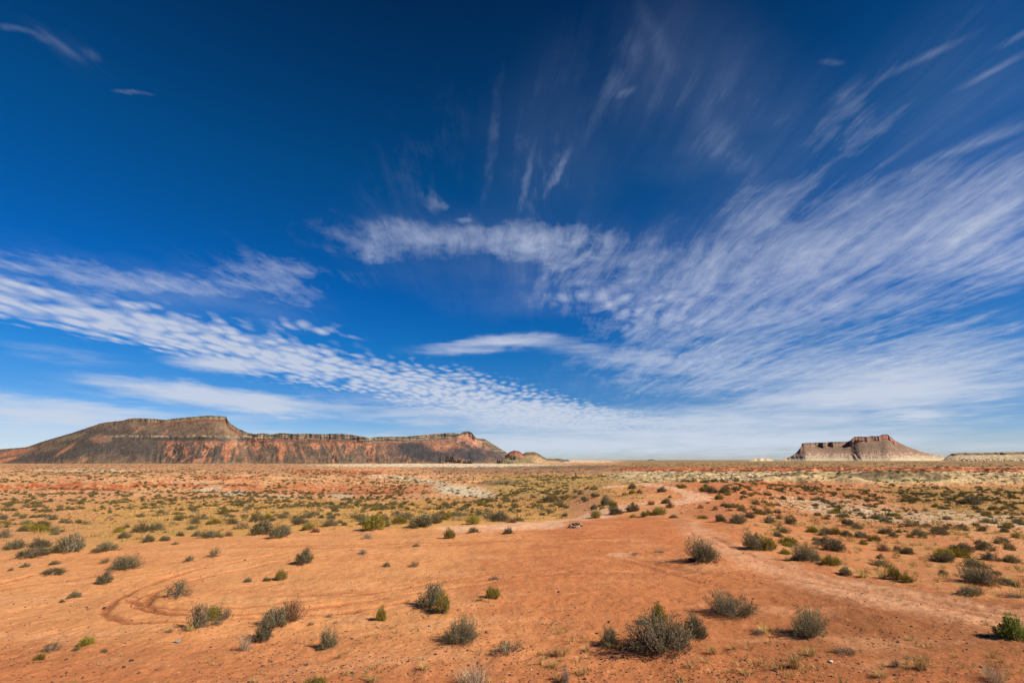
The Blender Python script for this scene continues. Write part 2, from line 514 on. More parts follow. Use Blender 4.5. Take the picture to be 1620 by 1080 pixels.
# wheel ruts pressed into the sand, as seen at these rows and columns
RUTS_PX = [
    [(640, 858), (520, 866), (420, 880), (330, 896), (262, 913), (215, 930), (185, 948), (170, 963), (162, 971)],
    [(640, 864), (540, 873), (430, 890), (340, 908), (290, 918), (255, 930), (225, 943), (205, 957)],
    [(162, 971), (178, 980), (205, 985), (235, 985)],
    [(210, 960), (240, 968), (270, 972), (300, 974), (360, 972), (430, 966), (520, 955), (640, 938), (760, 925), (900, 905)],
    [(205, 952), (245, 962), (300, 966), (380, 960), (470, 950), (560, 938), (660, 924), (760, 912)],
    [(230, 985), (300, 985), (400, 976), (520, 966), (640, 950)],
    [(247, 935), (236, 950), (231, 958)],
    [(0, 931), (60, 923), (120, 915), (170, 908)], [(0, 924), (50, 912), (90, 908)],
    [(480, 868), (620, 866), (720, 862), (830, 856)],
    [(400, 866), (560, 862), (760, 858), (960, 850)],
    [(400, 944), (520, 938), (700, 922), (880, 910), (1060, 903), (1250, 915), (1400, 938), (1620, 985)],
    [(820, 860), (960, 872), (1080, 900), (1250, 935), (1420, 975), (1620, 1030)],
    [(900, 870), (1000, 888), (1120, 925), (1260, 962), (1400, 1002), (1560, 1050)],
    [(1130, 850), (1220, 892), (1330, 922), (1480, 950), (1640, 975)],
]
RUTS = [px_line(p) for p in RUTS_PX]
ROAD = px_line([(735, 836), (780, 833), (840, 829), (900, 824), (935, 819)], 4) + [px_ground(965, 806)[:2]] + px_line([(1010, 800), (1060, 797), (1105, 793), (1100, 784), (1080, 776), (1055, 769), (1020, 765), (975, 768), (930, 776)], 4)


def rut_mask(x, y):
    m = np.zeros(x.shape)
    for k, r in enumerate(RUTS):
        xs, ys = [p[0] for p in r], [p[1] for p in r]
        s = (x > min(xs) - 1.5) & (x < max(xs) + 1.5) & (y > min(ys) - 1.5) & (y < max(ys) + 1.5)
        if not s.any():
            continue
        wob = 0.05 * pnoise(x[s] * 0.9, y[s] * 0.9, 80 + k)
        d = poly_dist(x[s], y[s], r) + wob
        wd = 0.10 if k < 9 else 0.2
        st = (1.0 if k < 9 else 0.45) * np.clip(0.75 + 0.7 * pnoise(x[s] * 0.35, y[s] * 0.35, 60 + k), 0.1, 1.2)
        m[s] = np.maximum(m[s], np.exp(-(d / wd) ** 2) * st)
        m[s] -= 0.12 * np.exp(-((d - wd * 2.1) / (wd * 0.7)) ** 2) * st * (m[s] < 0.3)
    return m


def relief(x, y, fine=True):
    r = np.hypot(x, y)
    near = 1 - sstep(30, 60, r)
    z = 0.08 * fbm(x * 0.16, y * 0.16, 3, 31) * near + 0.022 * fbm(x * 0.9, y * 0.9, 3, 32) * near
    mid = sstep(25, 60, r)
    z = z + mid * 0.45 * fbm(x * 0.035, y * 0.035, 4, 33) * np.clip(r / 140, 0.6, 3.0)
    # gullied clay country below the red cliff, and broken ground under the left banks
    a = x / np.maximum(y, 1.0)
    bad = sstep(140, 175, y) * (1 - sstep(320, 400, y))
    calm = 1 - np.maximum.reduce([mound_m(x, y, k) for k in (0, 1, 3, 4, 5)])
    z = z + bad * calm * sstep(0.15, 0.3, a) * 2.6 * (ridged(x * 0.055 + 0.3 * pnoise(x * 0.02, y * 0.02, 38), y * 0.04, 3, 36) - 0.3)
    z = z + bad * (1 - sstep(-0.1, 0.1, a)) * 1.3 * (ridged(x * 0.05, y * 0.035, 3, 37) - 0.3)
    # hummocks of sand caught under the shrubs of the valley
    z = z + mid * 0.14 * np.maximum(fbm(x * 0.30, y * 0.30, 2, 34), 0) * (1 - sstep(200, 400, r))
    if fine:
        fr = 1 - sstep(26, 40, r)
        z = z + fr * (0.016 * fbm(x * 3.1, y * 3.1, 3, 35))
    return z


def land_h(x, y):  # with hummocks once they are known
    z = base_h(x, y) + relief(x, y, False)
    if "hummocks" in globals():
        xa, ya = np.atleast_1d(x), np.atleast_1d(y)
        z = z + (hummocks(xa, ya) if np.ndim(x) else hummocks(xa, ya)[0])
    return z

# plants one can point to: kind, column of the foot, row of the foot, width, height (photo pixels), label
PLANTS = [
    # --- front of the sand flat
    ('hero', 1052, 1034, 118, 58, 'largest grey sagebrush in front, broad and twiggy, with dark shaded base'),
    ('upright', 1101, 1012, 50, 42, 'upright grey-green shrub at the right flank of the largest sagebrush'),
    ('rab', 1043, 988, 30, 34, 'straw-yellow topped shrub poking up behind the largest grey sagebrush'),
    ('upright', 964, 1026, 34, 28, 'small brushy green-grey shrub just left of the largest sagebrush'),
    ('hero', 1163, 977, 70, 30, 'long low dense sagebrush casting a dark shadow, behind the largest sagebrush'),
    ('hero', 1282, 1008, 58, 44, 'dome-shaped sagebrush with pale tips on the sand, right of the long low one'),
    ('hero', 1117, 891, 58, 36, 'big lone sagebrush far out on the sand pad, dark stone at its foot'),
    ('green', 1605, 1011, 40, 30, 'bright green leafy bush cut by the right edge beside the red trail'),
    ('sage', 681, 961, 48, 32, 'blue-grey sagebrush on open sand with a yellow shrub at its right side'),
    ('rab', 701, 970, 26, 30, 'yellow-green shrub growing against the right side of a blue-grey sagebrush'),
    ('hero', 726, 1019, 56, 34, 'olive-grey spiky sagebrush on red sand near the bottom middle'),
    ('upright', 518, 1027, 32, 27, 'small upright broom-like shrub standing alone left of the bottom middle'),
    ('rab', 603, 982, 19, 20, 'small round yellow-green bush alone on the open sand'),
    ('rab', 779, 947, 20, 20, 'small yellow-green bush on a thin stalk with dry grass at its left'),
    ('redb', 459, 985, 42, 35, 'rust-red leafless bush behind a leaning sagebrush on the left sand'),
    ('sage', 432, 994, 40, 26, 'dark sagebrush leaning right against the rust-red bush'),
    ('sage', 414, 1014, 34, 30, 'lower half of the slanting row of sagebrush left of the rust-red bush'),
    ('pgrass', 386, 1030, 24, 30, 'straw-yellow dry plant at the left foot of the slanting sagebrush row'),
    ('sparse', 312, 998, 46, 40, 'tall open sagebrush with separate upright sprays on the left sand'),
    ('rab', 333, 985, 24, 22, 'yellowish sprays in the middle of the open sagebrush clump on the left sand'),
    ('sparse', 354, 982, 32, 22, 'thin straggling right arm of the open sagebrush clump on the left sand'),
    ('sparse', 343, 992, 16, 14, 'small grey tuft under the straggling arm of the open sagebrush clump'),
    ('grass', 300, 1002, 24, 12, 'low yellowish tuft at the foot of the tall open sagebrush'),
    ('grass', 268, 1002, 18, 9, 'low dry tuft alone just left of the open sagebrush clump'),
    ('sparse', 277, 946, 46, 26, 'sparse silvery sagebrush spreading low beside the curved wheel ruts'),
    ('hero', 193, 903, 46, 22, 'dark swept-back sagebrush on the left sand with a paler one at its foot'),
    ('sage', 162, 924, 26, 18, 'pale grey dry sagebrush at the lower left foot of the dark swept-back one'),
    ('sparse', 165, 891, 18, 8, 'small low sage tuft behind the dark swept-back sagebrush'),
    ('sage', 82, 910, 37, 9, 'flat sprawling sagebrush strip on the sand at the far left'),
    ('sage', 38, 897, 13, 7, 'small dark tuft on the sand at the far left, above the flat strip'),
    ('sage', 16, 902, 7, 5, 'tiniest dark tuft at the left edge of the sand'),
    ('sage', 87, 893, 16, 6, 'small low twin tuft on the sand between the far-left clump and the flat strip'),
    ('sage', 120, 946, 21, 10, 'small dark shrub alone on bare sand left of the wheel ruts'),
    ('sage', 99, 952, 9, 6, 'tiny dark tuft beside the small lone shrub left of the wheel ruts'),
    ('rab', 135, 1022, 22, 14, 'small olive-yellow cushion plant in the lower left sand'),
    ('sage', 119, 1029, 11, 7, 'tiny grey tuft at the left of the olive-yellow cushion plant'),
    ('sage', 163, 1032, 13, 6, 'tiny grey tuft at the right of the olive-yellow cushion plant'),
    ('sparse', 78, 1032, 28, 16, 'slanting grey shrub with a dry straw top in the lower left corner'),
    ('rab', 63, 1043, 14, 12, 'yellow-green lower end of the slanting shrub in the lower left corner'),
    ('sage', 392, 920, 13, 7, 'small sage tuft between the wheel ruts and the small yellow bush'),
    ('sage', 478, 893, 36, 22, 'round blue-grey sagebrush alone on the open sand, midway left'),
    ('rab', 444, 918, 17, 15, 'small bright yellow-green bush below the round blue-grey sagebrush'),
    ('sage', 423, 919, 14, 8, 'low grey tuft touching the left of the small bright yellow-green bush'),
    ('sparse', 300, 889, 21, 10, 'thin grey tuft on the sand, left of a pair near the far border'),
    ('sparse', 337, 881, 23, 14, 'thin upswept grey tuft on the sand, right of a pair near the far border'),
    ('twig', 574, 877, 18, 8, 'low dry tuft with pale twigs on the middle sand'),
    ('sage', 612, 896, 11, 7, 'tiny round tuft on the middle sand'),
    ('sparse', 655, 897, 19, 9, 'small split grey tuft on the middle sand'),
    ('sage', 657, 864, 12, 5, 'flat tiny tuft on a wheel line in the middle sand'),
    ('twig', 782, 916, 14, 7, 'dead forked twig lying on the middle sand'),
    ('grass', 760, 951, 16, 8, 'low dry tuft left of the yellow-green bush on a thin stalk'),
    ('sparse', 492, 990, 12, 8, 'small grey tuft just right of the rust-red bush'),
    ('twig', 521, 975, 14, 6, 'faint reddish dry tuft on the sand right of the rust-red bush'),
    ('sparse', 530, 986, 9, 6, 'tiny grey tuft below the faint reddish dry tuft'),
    ('sparse', 802, 1034, 46, 18, 'low arching grey shrub over a small sand mound at the bottom middle'),
    ('pgrass', 748, 1088, 66, 34, 'large bleached fan of dry stalks cut by the bottom edge'),
    ('rab', 500, 1086, 34, 12, 'yellow-green shrub top just showing at the bottom edge'),
    ('twig', 895, 1078, 18, 24, 'dark brown dry tuft at the bottom edge left of the largest sagebrush'),
    ('grass', 537, 1040, 14, 11, 'thin dry grass tuft below right of the small broom-like shrub'),
    ('grass', 880, 1040, 30, 18, 'thin straw grass above the dark brown dry tuft at the bottom edge'),
    ('grass', 876, 1058, 26, 12, 'low straw grass just over the dark brown dry tuft'),
    ('grass', 928, 1031, 20, 10, 'straw grass between the small brushy shrub and open sand'),
    ('grass', 968, 1030, 22, 8, 'low straw fringe under the small brushy green-grey shrub'),
    ('grass', 1128, 1042, 26, 18, 'straw grass tuft on the red mound right of the largest sagebrush'),
    ('grass', 1118, 1056, 22, 10, 'short straw grass below the tuft on the red mound'),
    ('grass', 1160, 1030, 20, 8, 'sparse straw grass between the red mound and the yellow clump'),
    ('grass', 1209, 1004, 30, 15, 'bright straw clump left of the dome-shaped sagebrush'),
    ('twig', 1200, 1006, 16, 8, 'dark dead litter at the foot of the bright straw clump'),
    ('twig', 1335, 1035, 32, 13, 'dark ragged dead shrub on the sand right of the dome-shaped sagebrush'),
    ('grass', 1284, 1040, 30, 18, 'pale standing grass below the dome-shaped sagebrush'),
    ('grass', 1256, 1060, 36, 24, 'loose clump of pale grass left of the ragged dead shrub, near the bottom'),
    ('twig', 1418, 1058, 20, 14, 'grey-brown dead shrub between two grass clumps at the lower right'),
    ('grass', 1458, 1062, 34, 30, 'tall thin grass right of the grey-brown dead shrub'),
    ('pgrass', 1575, 1080, 40, 28, 'tall pale grass in the lower right corner'),
    ('twig', 1437, 1042, 8, 8, 'tiny dark dry tuft above the grey-brown dead shrub'),
    ('grass', 1395, 1075, 30, 14, 'straw grass at the bottom edge below the grey-brown dead shrub'),
    ('grass', 670, 1062, 24, 14, 'straw grass near the bottom, left of the bleached fan of stalks'),
    ('grass', 590, 1080, 28, 12, 'straw grass at the bottom edge between the yellow-green top and the bleached fan'),
    ('pgrass', 668, 1043, 13, 8, 'small whitish dry plant alone on red sand near the bottom'),
    ('twig', 1005, 878, 18, 4, 'flat dark litter of twigs on the sand pad'),
    ('twig', 1042, 875, 18, 5, 'low thin line of dry twigs left of the big lone sagebrush'),
    # --- border of the sand flat, left
    ('sage', 22, 870, 32, 14, 'low shrub at the left edge, first of the row along the sand border'),
    ('sage', 65, 868, 36, 14, 'wide low shrub second from the left in the row along the sand border'),
    ('sage', 48, 884, 46, 15, 'dark mound of sagebrush in front of the far-left border row'),
    ('sage', 110, 876, 42, 26, 'tallest sagebrush of the far-left border clump, yellowish at its foot'),
    ('rab', 90, 878, 24, 12, 'yellowish low shrub between the dark mound and the tallest of the far-left clump'),
    ('sage', 172, 873, 36, 13, 'oblong sagebrush just right of the far-left border clump'),
    ('redb', 147, 874, 12, 6, 'small reddish tuft left of the oblong border sagebrush'),
    ('sage', 197, 852, 20, 10, 'dark low shrub behind the oblong border sagebrush'),
    ('sage', 236, 858, 20, 11, 'round green-grey shrub on the border, left of a pair'),
    ('sage', 262, 856, 16, 9, 'small round shrub on the border, right of a pair'),
    ('sage', 276, 861, 12, 4, 'thin dark streak of shrub before the border pair'),
    ('sage', 310, 848, 14, 9, 'small yellowish shrub starting the slanting border row'),
    ('sage', 334, 852, 34, 10, 'long slanting shrub at the border, left of a maroon bush'),
    ('redb', 361, 850, 16, 9, 'round maroon bush on the sand border'),
    ('sage', 413, 847, 42, 22, 'left half of the big double sagebrush on the left sand border'),
    ('sage', 440, 852, 34, 20, 'right half of the big double sagebrush, standing slightly forward'),
    ('sage', 474, 830, 26, 13, 'dark shrub right of the big double sagebrush, set back'),
    ('rab', 487, 839, 22, 10, 'low yellowish shrub before the dark set-back shrub'),
    ('redb', 499, 843, 17, 9, 'small purplish dry bush at the sand edge'),
    ('sage', 525, 833, 23, 11, 'oblong grey shrub right of the purplish dry bush'),
    ('sage', 545, 831, 12, 6, 'small dark shrub between the oblong grey shrub and the big yellow bush'),
    ('rab', 591, 840, 44, 21, 'largest yellow-green bush on the sand border, round and bright'),
    ('sage', 612, 833, 12, 13, 'dark shrub hugging the right side of the largest yellow-green bush'),
    ('twig', 581, 853, 16, 9, 'pale thin dry tuft on sand in front of the largest yellow-green bush'),
    ('rab', 632, 829, 24, 11, 'low mixed yellow shrub between the yellow-green bush and the long olive one'),
    ('sage', 664, 836, 46, 20, 'long olive-green shrub on the border right of the largest yellow-green bush'),
    ('sage', 690, 828, 20, 14, 'grey shrub at the right end of the long olive-green shrub'),
    ('rab', 707, 823, 22, 9, 'flat yellowish shrub behind the pale road end'),
    ('rab', 711, 852, 20, 15, 'small domed yellow-olive bush alone on sand below the pale road end'),
    ('sage', 751, 843, 17, 8, 'small domed green bush in the middle of three on the sand below the road'),
    ('sage', 804, 845, 17, 10, 'small dark bush right of three on the sand below the road'),
    ('rab', 749, 830, 21, 15, 'round yellow-green shrub with a grey top beside the pale road'),
    ('sage', 790, 826, 34, 15, 'broad brownish shrub beside the pale road'),
    ('redb', 810, 828, 16, 8, 'reddish right end of the broad brownish shrub beside the pale road'),
    # --- far rim of the pad and the knoll behind
    ('rab', 942, 820, 17, 12, 'yellow-green bush where the pale road meets the rim of the sand pad'),
    ('sage', 975, 815, 26, 14, 'left of two dark round bushes on the rim of the sand pad'),
    ('sage', 1000, 810, 22, 13, 'right of two dark round bushes on the rim of the sand pad'),
    ('rab', 1001, 818, 12, 5, 'low yellow tuft on the pad rim under the right dark round bush'),
    ('rab', 1024, 817, 20, 9, 'flat yellow-green bush on the pad rim'),
    ('rab', 1043, 816, 20, 12, 'taller olive end of the flat yellow-green bush on the pad rim'),
    ('sage', 1064, 819, 13, 6, 'small dark tuft on the pad rim right of the yellow-green pair'),
    ('sage', 960, 800, 21, 16, 'tall grey shrub over a yellow one on the slope behind the pad'),
    ('rab', 970, 802, 15, 10, 'yellow shrub in front of the tall grey one behind the pad'),
    ('sage', 939, 806, 12, 9, 'grey shrub left of a small yellow one beside the road behind the pad'),
    ('rab', 953, 805, 10, 7, 'small yellow shrub beside the road behind the pad'),
    ('sage', 893, 817, 12, 7, 'round shrub just above the pale road, left of the pad rim'),
    ('sage', 871, 812, 10, 6, 'small round shrub above the pale road, left of its neighbour nearer the rim'),
    ('sage', 858, 815, 13, 5, 'flat shrub above the pale road'),
    ('sage', 888, 802, 15, 8, 'grey-green shrub on the slope left of the knoll, above the small round pair'),
    ('sage', 868, 796, 24, 11, 'long shrub with a yellow end on the slope left of the knoll'),
    ('sage', 943, 787, 18, 7, 'grey shrub on the front slope of the knoll below its loop'),
    ('sage', 919, 782, 11, 7, 'small round grey shrub on the left slope of the knoll'),
    ('sage', 924, 791, 10, 6, 'small round grey shrub under the left slope of the knoll'),
    ('rab', 940, 775, 14, 6, 'yellowish shrub high on the left slope of the knoll'),
    ('sage', 1000, 773, 14, 10, 'upright dark shrub on top of the knoll'),
    ('rab', 1000, 781, 11, 7, 'yellow-green shrub on the knoll below the upright dark one'),
    ('sage', 1046, 779, 18, 8, 'grey-green shrub on the right of the knoll inside the pale loop'),
    ('redb', 1031, 798, 13, 8, 'brownish dry bush beside the pale loop of the road'),
    ('sage', 1053, 797, 18, 9, 'dark shrub with a brownish one before it, right of the road loop'),
    ('redb', 1060, 803, 15, 12, 'brownish bush in front of the dark shrub right of the road loop'),
    ('redb', 1109, 804, 11, 8, 'brown tuft on red ground between the road loop and the right slope'),
    ('sage', 1131, 807, 10, 7, 'grey tuft right of the brown tuft on red ground'),
    ('sage', 1172, 808, 14, 8, 'grey shrub alone on the red slope above the trail'),
    ('rab', 1080, 773, 16, 7, 'yellow shrub on the red knoll top behind the road loop'),
    ('rab', 1115, 779, 17, 9, 'yellow-green shrub at the left end of the bush row on the red hill'),
    ('sage', 1128, 781, 18, 10, 'grey shrub second in the bush row on the red hill'),
    ('sage', 1146, 781, 22, 9, 'long grey shrub at the right end of the bush row on the red hill'),
    ('rab', 1137, 790, 15, 9, 'olive shrub just below the bush row on the red hill'),
    # --- right slope
    ('rab', 1112, 821, 18, 6, 'flat yellow-green shrub at the start of the right slope by the pad'),
    ('sage', 1141, 826, 20, 12, 'olive shrub near the start of the right slope'),
    ('sage', 1168, 829, 28, 14, 'broad grey shrub near the start of the right slope'),
    ('sage', 1186, 819, 15, 10, 'round dark shrub above the broad grey one on the right slope'),
    ('sage', 1217, 812, 14, 8, 'dark shrub high on the right slope over a pale patch'),
    ('sage', 1219, 830, 20, 12, 'dark bush with pale grass round it on the right slope'),
    ('grass', 1232, 834, 24, 9, 'pale grass round the dark bush on the right slope'),
    ('sage', 1232, 850, 18, 8, 'sprawling grey shrub on the right slope above the mixed bush'),
    ('sage', 1197, 871, 36, 24, 'grey half of the mixed bush at the bend of the trail'),
    ('rab', 1216, 873, 28, 20, 'yellow half of the mixed bush at the bend of the trail'),
    ('rab', 1243, 878, 17, 9, 'low yellow bush between the mixed bush and the big twiggy one'),
    ('hero', 1279, 890, 50, 25, 'big twiggy sagebrush on the trail border of the right slope'),
    ('rab', 1315, 896, 29, 15, 'yellow-green bush at the right side of the big twiggy one by the trail'),
    ('sage', 1256, 889, 14, 8, 'small grey tuft at the left foot of the big twiggy sagebrush'),
    ('sage', 1318, 872, 38, 17, 'green oblong shrub behind the big twiggy sagebrush'),
    ('sage', 1338, 911, 24, 12, 'dark round shrub on the trail border, left of the pale grass'),
    ('grass', 1366, 915, 26, 12, 'pale grass with dark stems on the trail border'),
    ('grass', 1398, 916, 26, 11, 'pale dry grass left of the bright yellow bush on the trail border'),
    ('rab', 1418, 919, 20, 20, 'brightest yellow bush on the trail border at the right'),
    ('rab', 1436, 922, 20, 13, 'low yellow bush at the right foot of the brightest yellow one'),
    ('hero', 1552, 925, 60, 28, 'large blackish sagebrush near the right edge above the trail'),
    ('sage', 1598, 931, 28, 13, 'low dark shrub right of the large blackish sagebrush'),
    ('sage', 1535, 943, 34, 12, 'brown-grey shrub below the large blackish sagebrush'),
    ('twig', 1603, 946, 22, 8, 'dry litter bush at the right edge above the trail'),
    ('sage', 1291, 861, 14, 7, 'small dark shrub left of the green oblong shrub'),
    ('sage', 1493, 910, 16, 9, 'small brown shrub left of the large blackish sagebrush'),
    ('sage', 1392, 883, 15, 8, 'small dark mound between reddish bushes and the trail'),
    ('redb', 1398, 873, 20, 13, 'left of two maroon dry bushes on the right slope'),
    ('redb', 1421, 873, 16, 11, 'right of two maroon dry bushes on the right slope'),
    ('sage', 1436, 877, 22, 12, 'grey-green shrub touching the right maroon bush'),
    ('rab', 1286, 843, 18, 11, 'yellow-tinged bush in the slope row, first of four'),
    ('sage', 1308, 846, 16, 10, 'dark bush in the slope row, second of four'),
    ('rab', 1323, 845, 15, 11, 'bright yellow bush in the slope row, third of four'),
    ('sage', 1342, 850, 16, 10, 'dark bush in the slope row, last of four'),
    ('sage', 1363, 852, 22, 10, 'broad grey bush right of the slope row'),
    ('rab', 1366, 861, 14, 8, 'small yellow tuft below the broad grey bush of the right slope'),
    ('rab', 1384, 857, 20, 11, 'olive-yellow bush right of the small yellow tuft'),
    ('sage', 1413, 849, 15, 8, 'pale green bush on the right slope beyond the olive-yellow one'),
    ('sage', 1343, 832, 21, 11, 'dark pointed bush on the upper right slope'),
    ('sage', 1290, 855, 12, 6, 'small dark dot of shrub under the slope row'),
    ('sage', 1456, 847, 20, 9, 'dark low shrub left of a wider one on the right slope'),
    ('sage', 1486, 847, 28, 12, 'wide dark shrub on the right slope by the pale band'),
    ('sage', 1520, 875, 42, 13, 'long dark shrub in golden grass at the right'),
    ('sage', 1490, 890, 36, 13, 'wide grey-brown shrub in golden grass at the right'),
    ('sage', 1570, 888, 26, 11, 'dark shrub left of a pair before the right edge'),
    ('sage', 1597, 890, 20, 11, 'olive shrub right of a pair before the right edge'),
    ('sage', 1585, 860, 22, 9, 'dark rounded shrub in the golden grass near the right edge'),
    ('sage', 1533, 799, 36, 12, 'largest dark bush standing out in the right-hand wash'),
]

# sand gathers in low hummocks round the bigger plants, with leaf litter on it
SPOTS, HUMMOCKS = [], []
for (_k, _u, _v, _w, _h, _lab) in PLANTS:
    _x, _y, _z = px_ground(_u, _v, land_h)
    _sc = (_y * math.cos(PITCH) + _z * math.sin(PITCH)) / FPX
    SPOTS.append((_x, _y, _z, _sc))
    if _w > 15:
        HUMMOCKS.append((_x, _y, _w * _sc * 0.55, min(0.16, 0.085 * _w * _sc)))


def hummocks(x, y, what='height'):
    z = np.zeros(np.shape(x))
    for (hx, hy, hr, hh) in HUMMOCKS:
        s = (np.abs(x - hx) < 3.2 * hr) & (np.abs(y - hy) < 3.2 * hr)
        if not np.any(s):
            continue
        q = np.hypot(x[s] - hx, y[s] - hy) / hr
        if what == 'height':
            z[s] += hh * np.exp(-(q * 0.85) ** 2)
        else:
            z[s] = np.maximum(z[s], np.exp(-(q * 1.05) ** 4))
    return z

# ------------------------------------------------------------------ ground materials
def ground_material():
    m, T, b = new_mat('desert_soil', 0.96, 0.08)
    at = T.node('ShaderNodeAttribute', attribute_name='Col')
    geo = T.node('ShaderNodeNewGeometry').outputs['Position']
    n1 = T.noise(T.mapping(geo, scale=(1, 1, 1)), 0.55, 8.0, 0.65)
    n2 = T.noise(geo, 7.0, 5.0, 0.65)
    n3 = T.noise(geo, 26.0, 5.0, 0.7)
    k = T.ramp(n1, 0.25, 0.75, 0.88, 1.11, False)
    k = T.math('MULTIPLY', k, T.ramp(n2, 0.25, 0.75, 0.88, 1.12, False))
    k = T.math('MULTIPLY', k, T.ramp(n3, 0.28, 0.72, 0.76, 1.24, False))
    sc = T.node('ShaderNodeVectorMath', operation='SCALE')
    T.l.new(at.outputs['Color'], sc.inputs[0])
    T.put(sc.inputs['Scale'], k)
    # pebbles and crumbs of crust
    vor = T.node('ShaderNodeTexVoronoi')
    T.l.new(geo, vor.inputs['Vector'])
    vor.inputs['Scale'].default_value = 8.0
    wh = T.node('ShaderNodeSeparateColor')
    T.l.new(vor.outputs['Color'], wh.inputs[0])
    dot = T.math('MULTIPLY', T.ramp(vor.outputs['Distance'], 0.10, 0.30, 1.0, 0.0), T.ramp(T.math('ADD', wh.outputs[0], T.math('MULTIPLY', n1, 0.5)), 0.88, 1.05, 0.0, 0.75))
    vor2 = T.node('ShaderNodeTexVoronoi')
    T.l.new(geo, vor2.inputs['Vector'])
    vor2.inputs['Scale'].default_value = 13.0
    wh2 = T.node('ShaderNodeSeparateColor')
    T.l.new(vor2.outputs['Color'], wh2.inputs[0])
    dot2 = T.math('MULTIPLY', T.ramp(vor2.outputs['Distance'], 0.15, 0.4, 1.0, 0.0), T.ramp(wh2.outputs[1], 0.80, 0.9, 0.0, 0.5))
    base = T.mix(dot, sc.outputs[0], (0.14, 0.055, 0.03, 1))
    base = T.mix(dot2, base, (0.68, 0.40, 0.22, 1))
    T.l.new(base, b.inputs['Base Color'])
    hgt = T.math('ADD', T.math('MULTIPLY', n2, 0.6), T.math('MULTIPLY', n3, 0.28))
    hgt = T.math('ADD', hgt, T.math('MULTIPLY', T.noise(geo, 1.6, 4.0, 0.6), 0.3))
    bp = T.node('ShaderNodeBump')
    bp.inputs['Strength'].default_value = 0.55
    bp.inputs['Distance'].default_value = 0.09
    T.put(bp.inputs['Height'], hgt)
    T.l.new(bp.outputs[0], b.inputs['Normal'])
    return m


def rock_material(name, scale=0.02, amp=0.25, bump=6.0, speck=0.5, dark=(0.03, 0.028, 0.026)):
    m, T, b = new_mat(name, 0.95, 0.1)
    at = T.node('ShaderNodeAttribute', attribute_name='Col')
    geo = T.node('ShaderNodeNewGeometry').outputs['Position']
    n1 = T.noise(geo, scale, 8.0, 0.7)
    n2 = T.noise(geo, scale * 6, 5.0, 0.7)
    k = T.math('MULTIPLY', T.ramp(n1, 0.3, 0.7, 1 - amp, 1 + amp, False), T.ramp(n2, 0.3, 0.7, 1 - amp, 1 + amp, False))
    sc = T.node('ShaderNodeVectorMath', operation='SCALE')
    T.l.new(at.outputs['Color'], sc.inputs[0])
    T.put(sc.inputs['Scale'], k)
    # scattered dark boulders and bushes on the slopes
    vor = T.node('ShaderNodeTexVoronoi')
    T.l.new(geo, vor.inputs['Vector'])
    vor.inputs['Scale'].default_value = scale * 5.5
    sp = T.ramp(vor.outputs['Distance'], 0.12, 0.34, speck, 0.0)
    T.l.new(T.mix(sp, sc.outputs[0], dark + (1,)), b.inputs['Base Color'])
    bp = T.node('ShaderNodeBump')
    bp.inputs['Strength'].default_value = 0.6
    bp.inputs['Distance'].default_value = bump
    T.put(bp.inputs['Height'], T.math('ADD', n2, T.math('MULTIPLY', n1, 1.5)))
    T.l.new(bp.outputs[0], b.inputs['Normal'])
    return m


C_ = {
    'tan': (0.60, 0.262, 0.098), 'red': (0.47, 0.158, 0.055), 'trail': (0.62, 0.315, 0.165), 'road': (0.70, 0.41, 0.245),
    'bank': (0.43, 0.105, 0.032), 'pale': (0.56, 0.43, 0.275), 'cream': (0.72, 0.56, 0.36), 'gold': (0.56, 0.295, 0.080),
    'mound': (0.140, 0.102, 0.050), 'moundp': (0.50, 0.38, 0.185), 'brown': (0.30, 0.165, 0.085), 'dark': (0.155, 0.115, 0.070),
    'olive': (0.37, 0.245, 0.070), 'plain': (0.56, 0.255, 0.11), 'ochre': (0.62, 0.37, 0.17), 'redhill': (0.48, 0.17, 0.065),
    'soil': (0.27, 0.098, 0.036),
}
C_ = {k: np.array(val) for k, val in C_.items()}


def ell(u, v, cu, cv, ru, rv, rot=0.0):
    r = math.radians(rot)
    x, y = u - cu, v - cv
    X, Y = x * math.cos(r) + y * math.sin(r), -x * math.sin(r) + y * math.cos(r)
    return np.sqrt((X / ru) ** 2 + (Y / rv) ** 2)


def line_v(u, pts):
    return np.interp(u, [p[0] for p in pts], [p[1] for p in pts])


def land_masks(x, y, z):
    """soil kinds of the land, drawn with frayed edges (u, v: where the eye at the camera's first stand sees them)"""
    u, v = project(x, y, z)
    u = np.clip(u, -400, 2020)
    Y = np.maximum(y, 1)
    n = fbm(x / np.maximum(Y, 8) * 34, np.log(Y) * 16, 4, 41)
    n2 = fbm(x / np.maximum(Y, 8) * 90, np.log(Y) * 40, 3, 43)
    nb = fbm(x / np.maximum(Y, 8) * 9, np.log(Y) * 5, 3, 47)
    return u, v, n, n2, nb


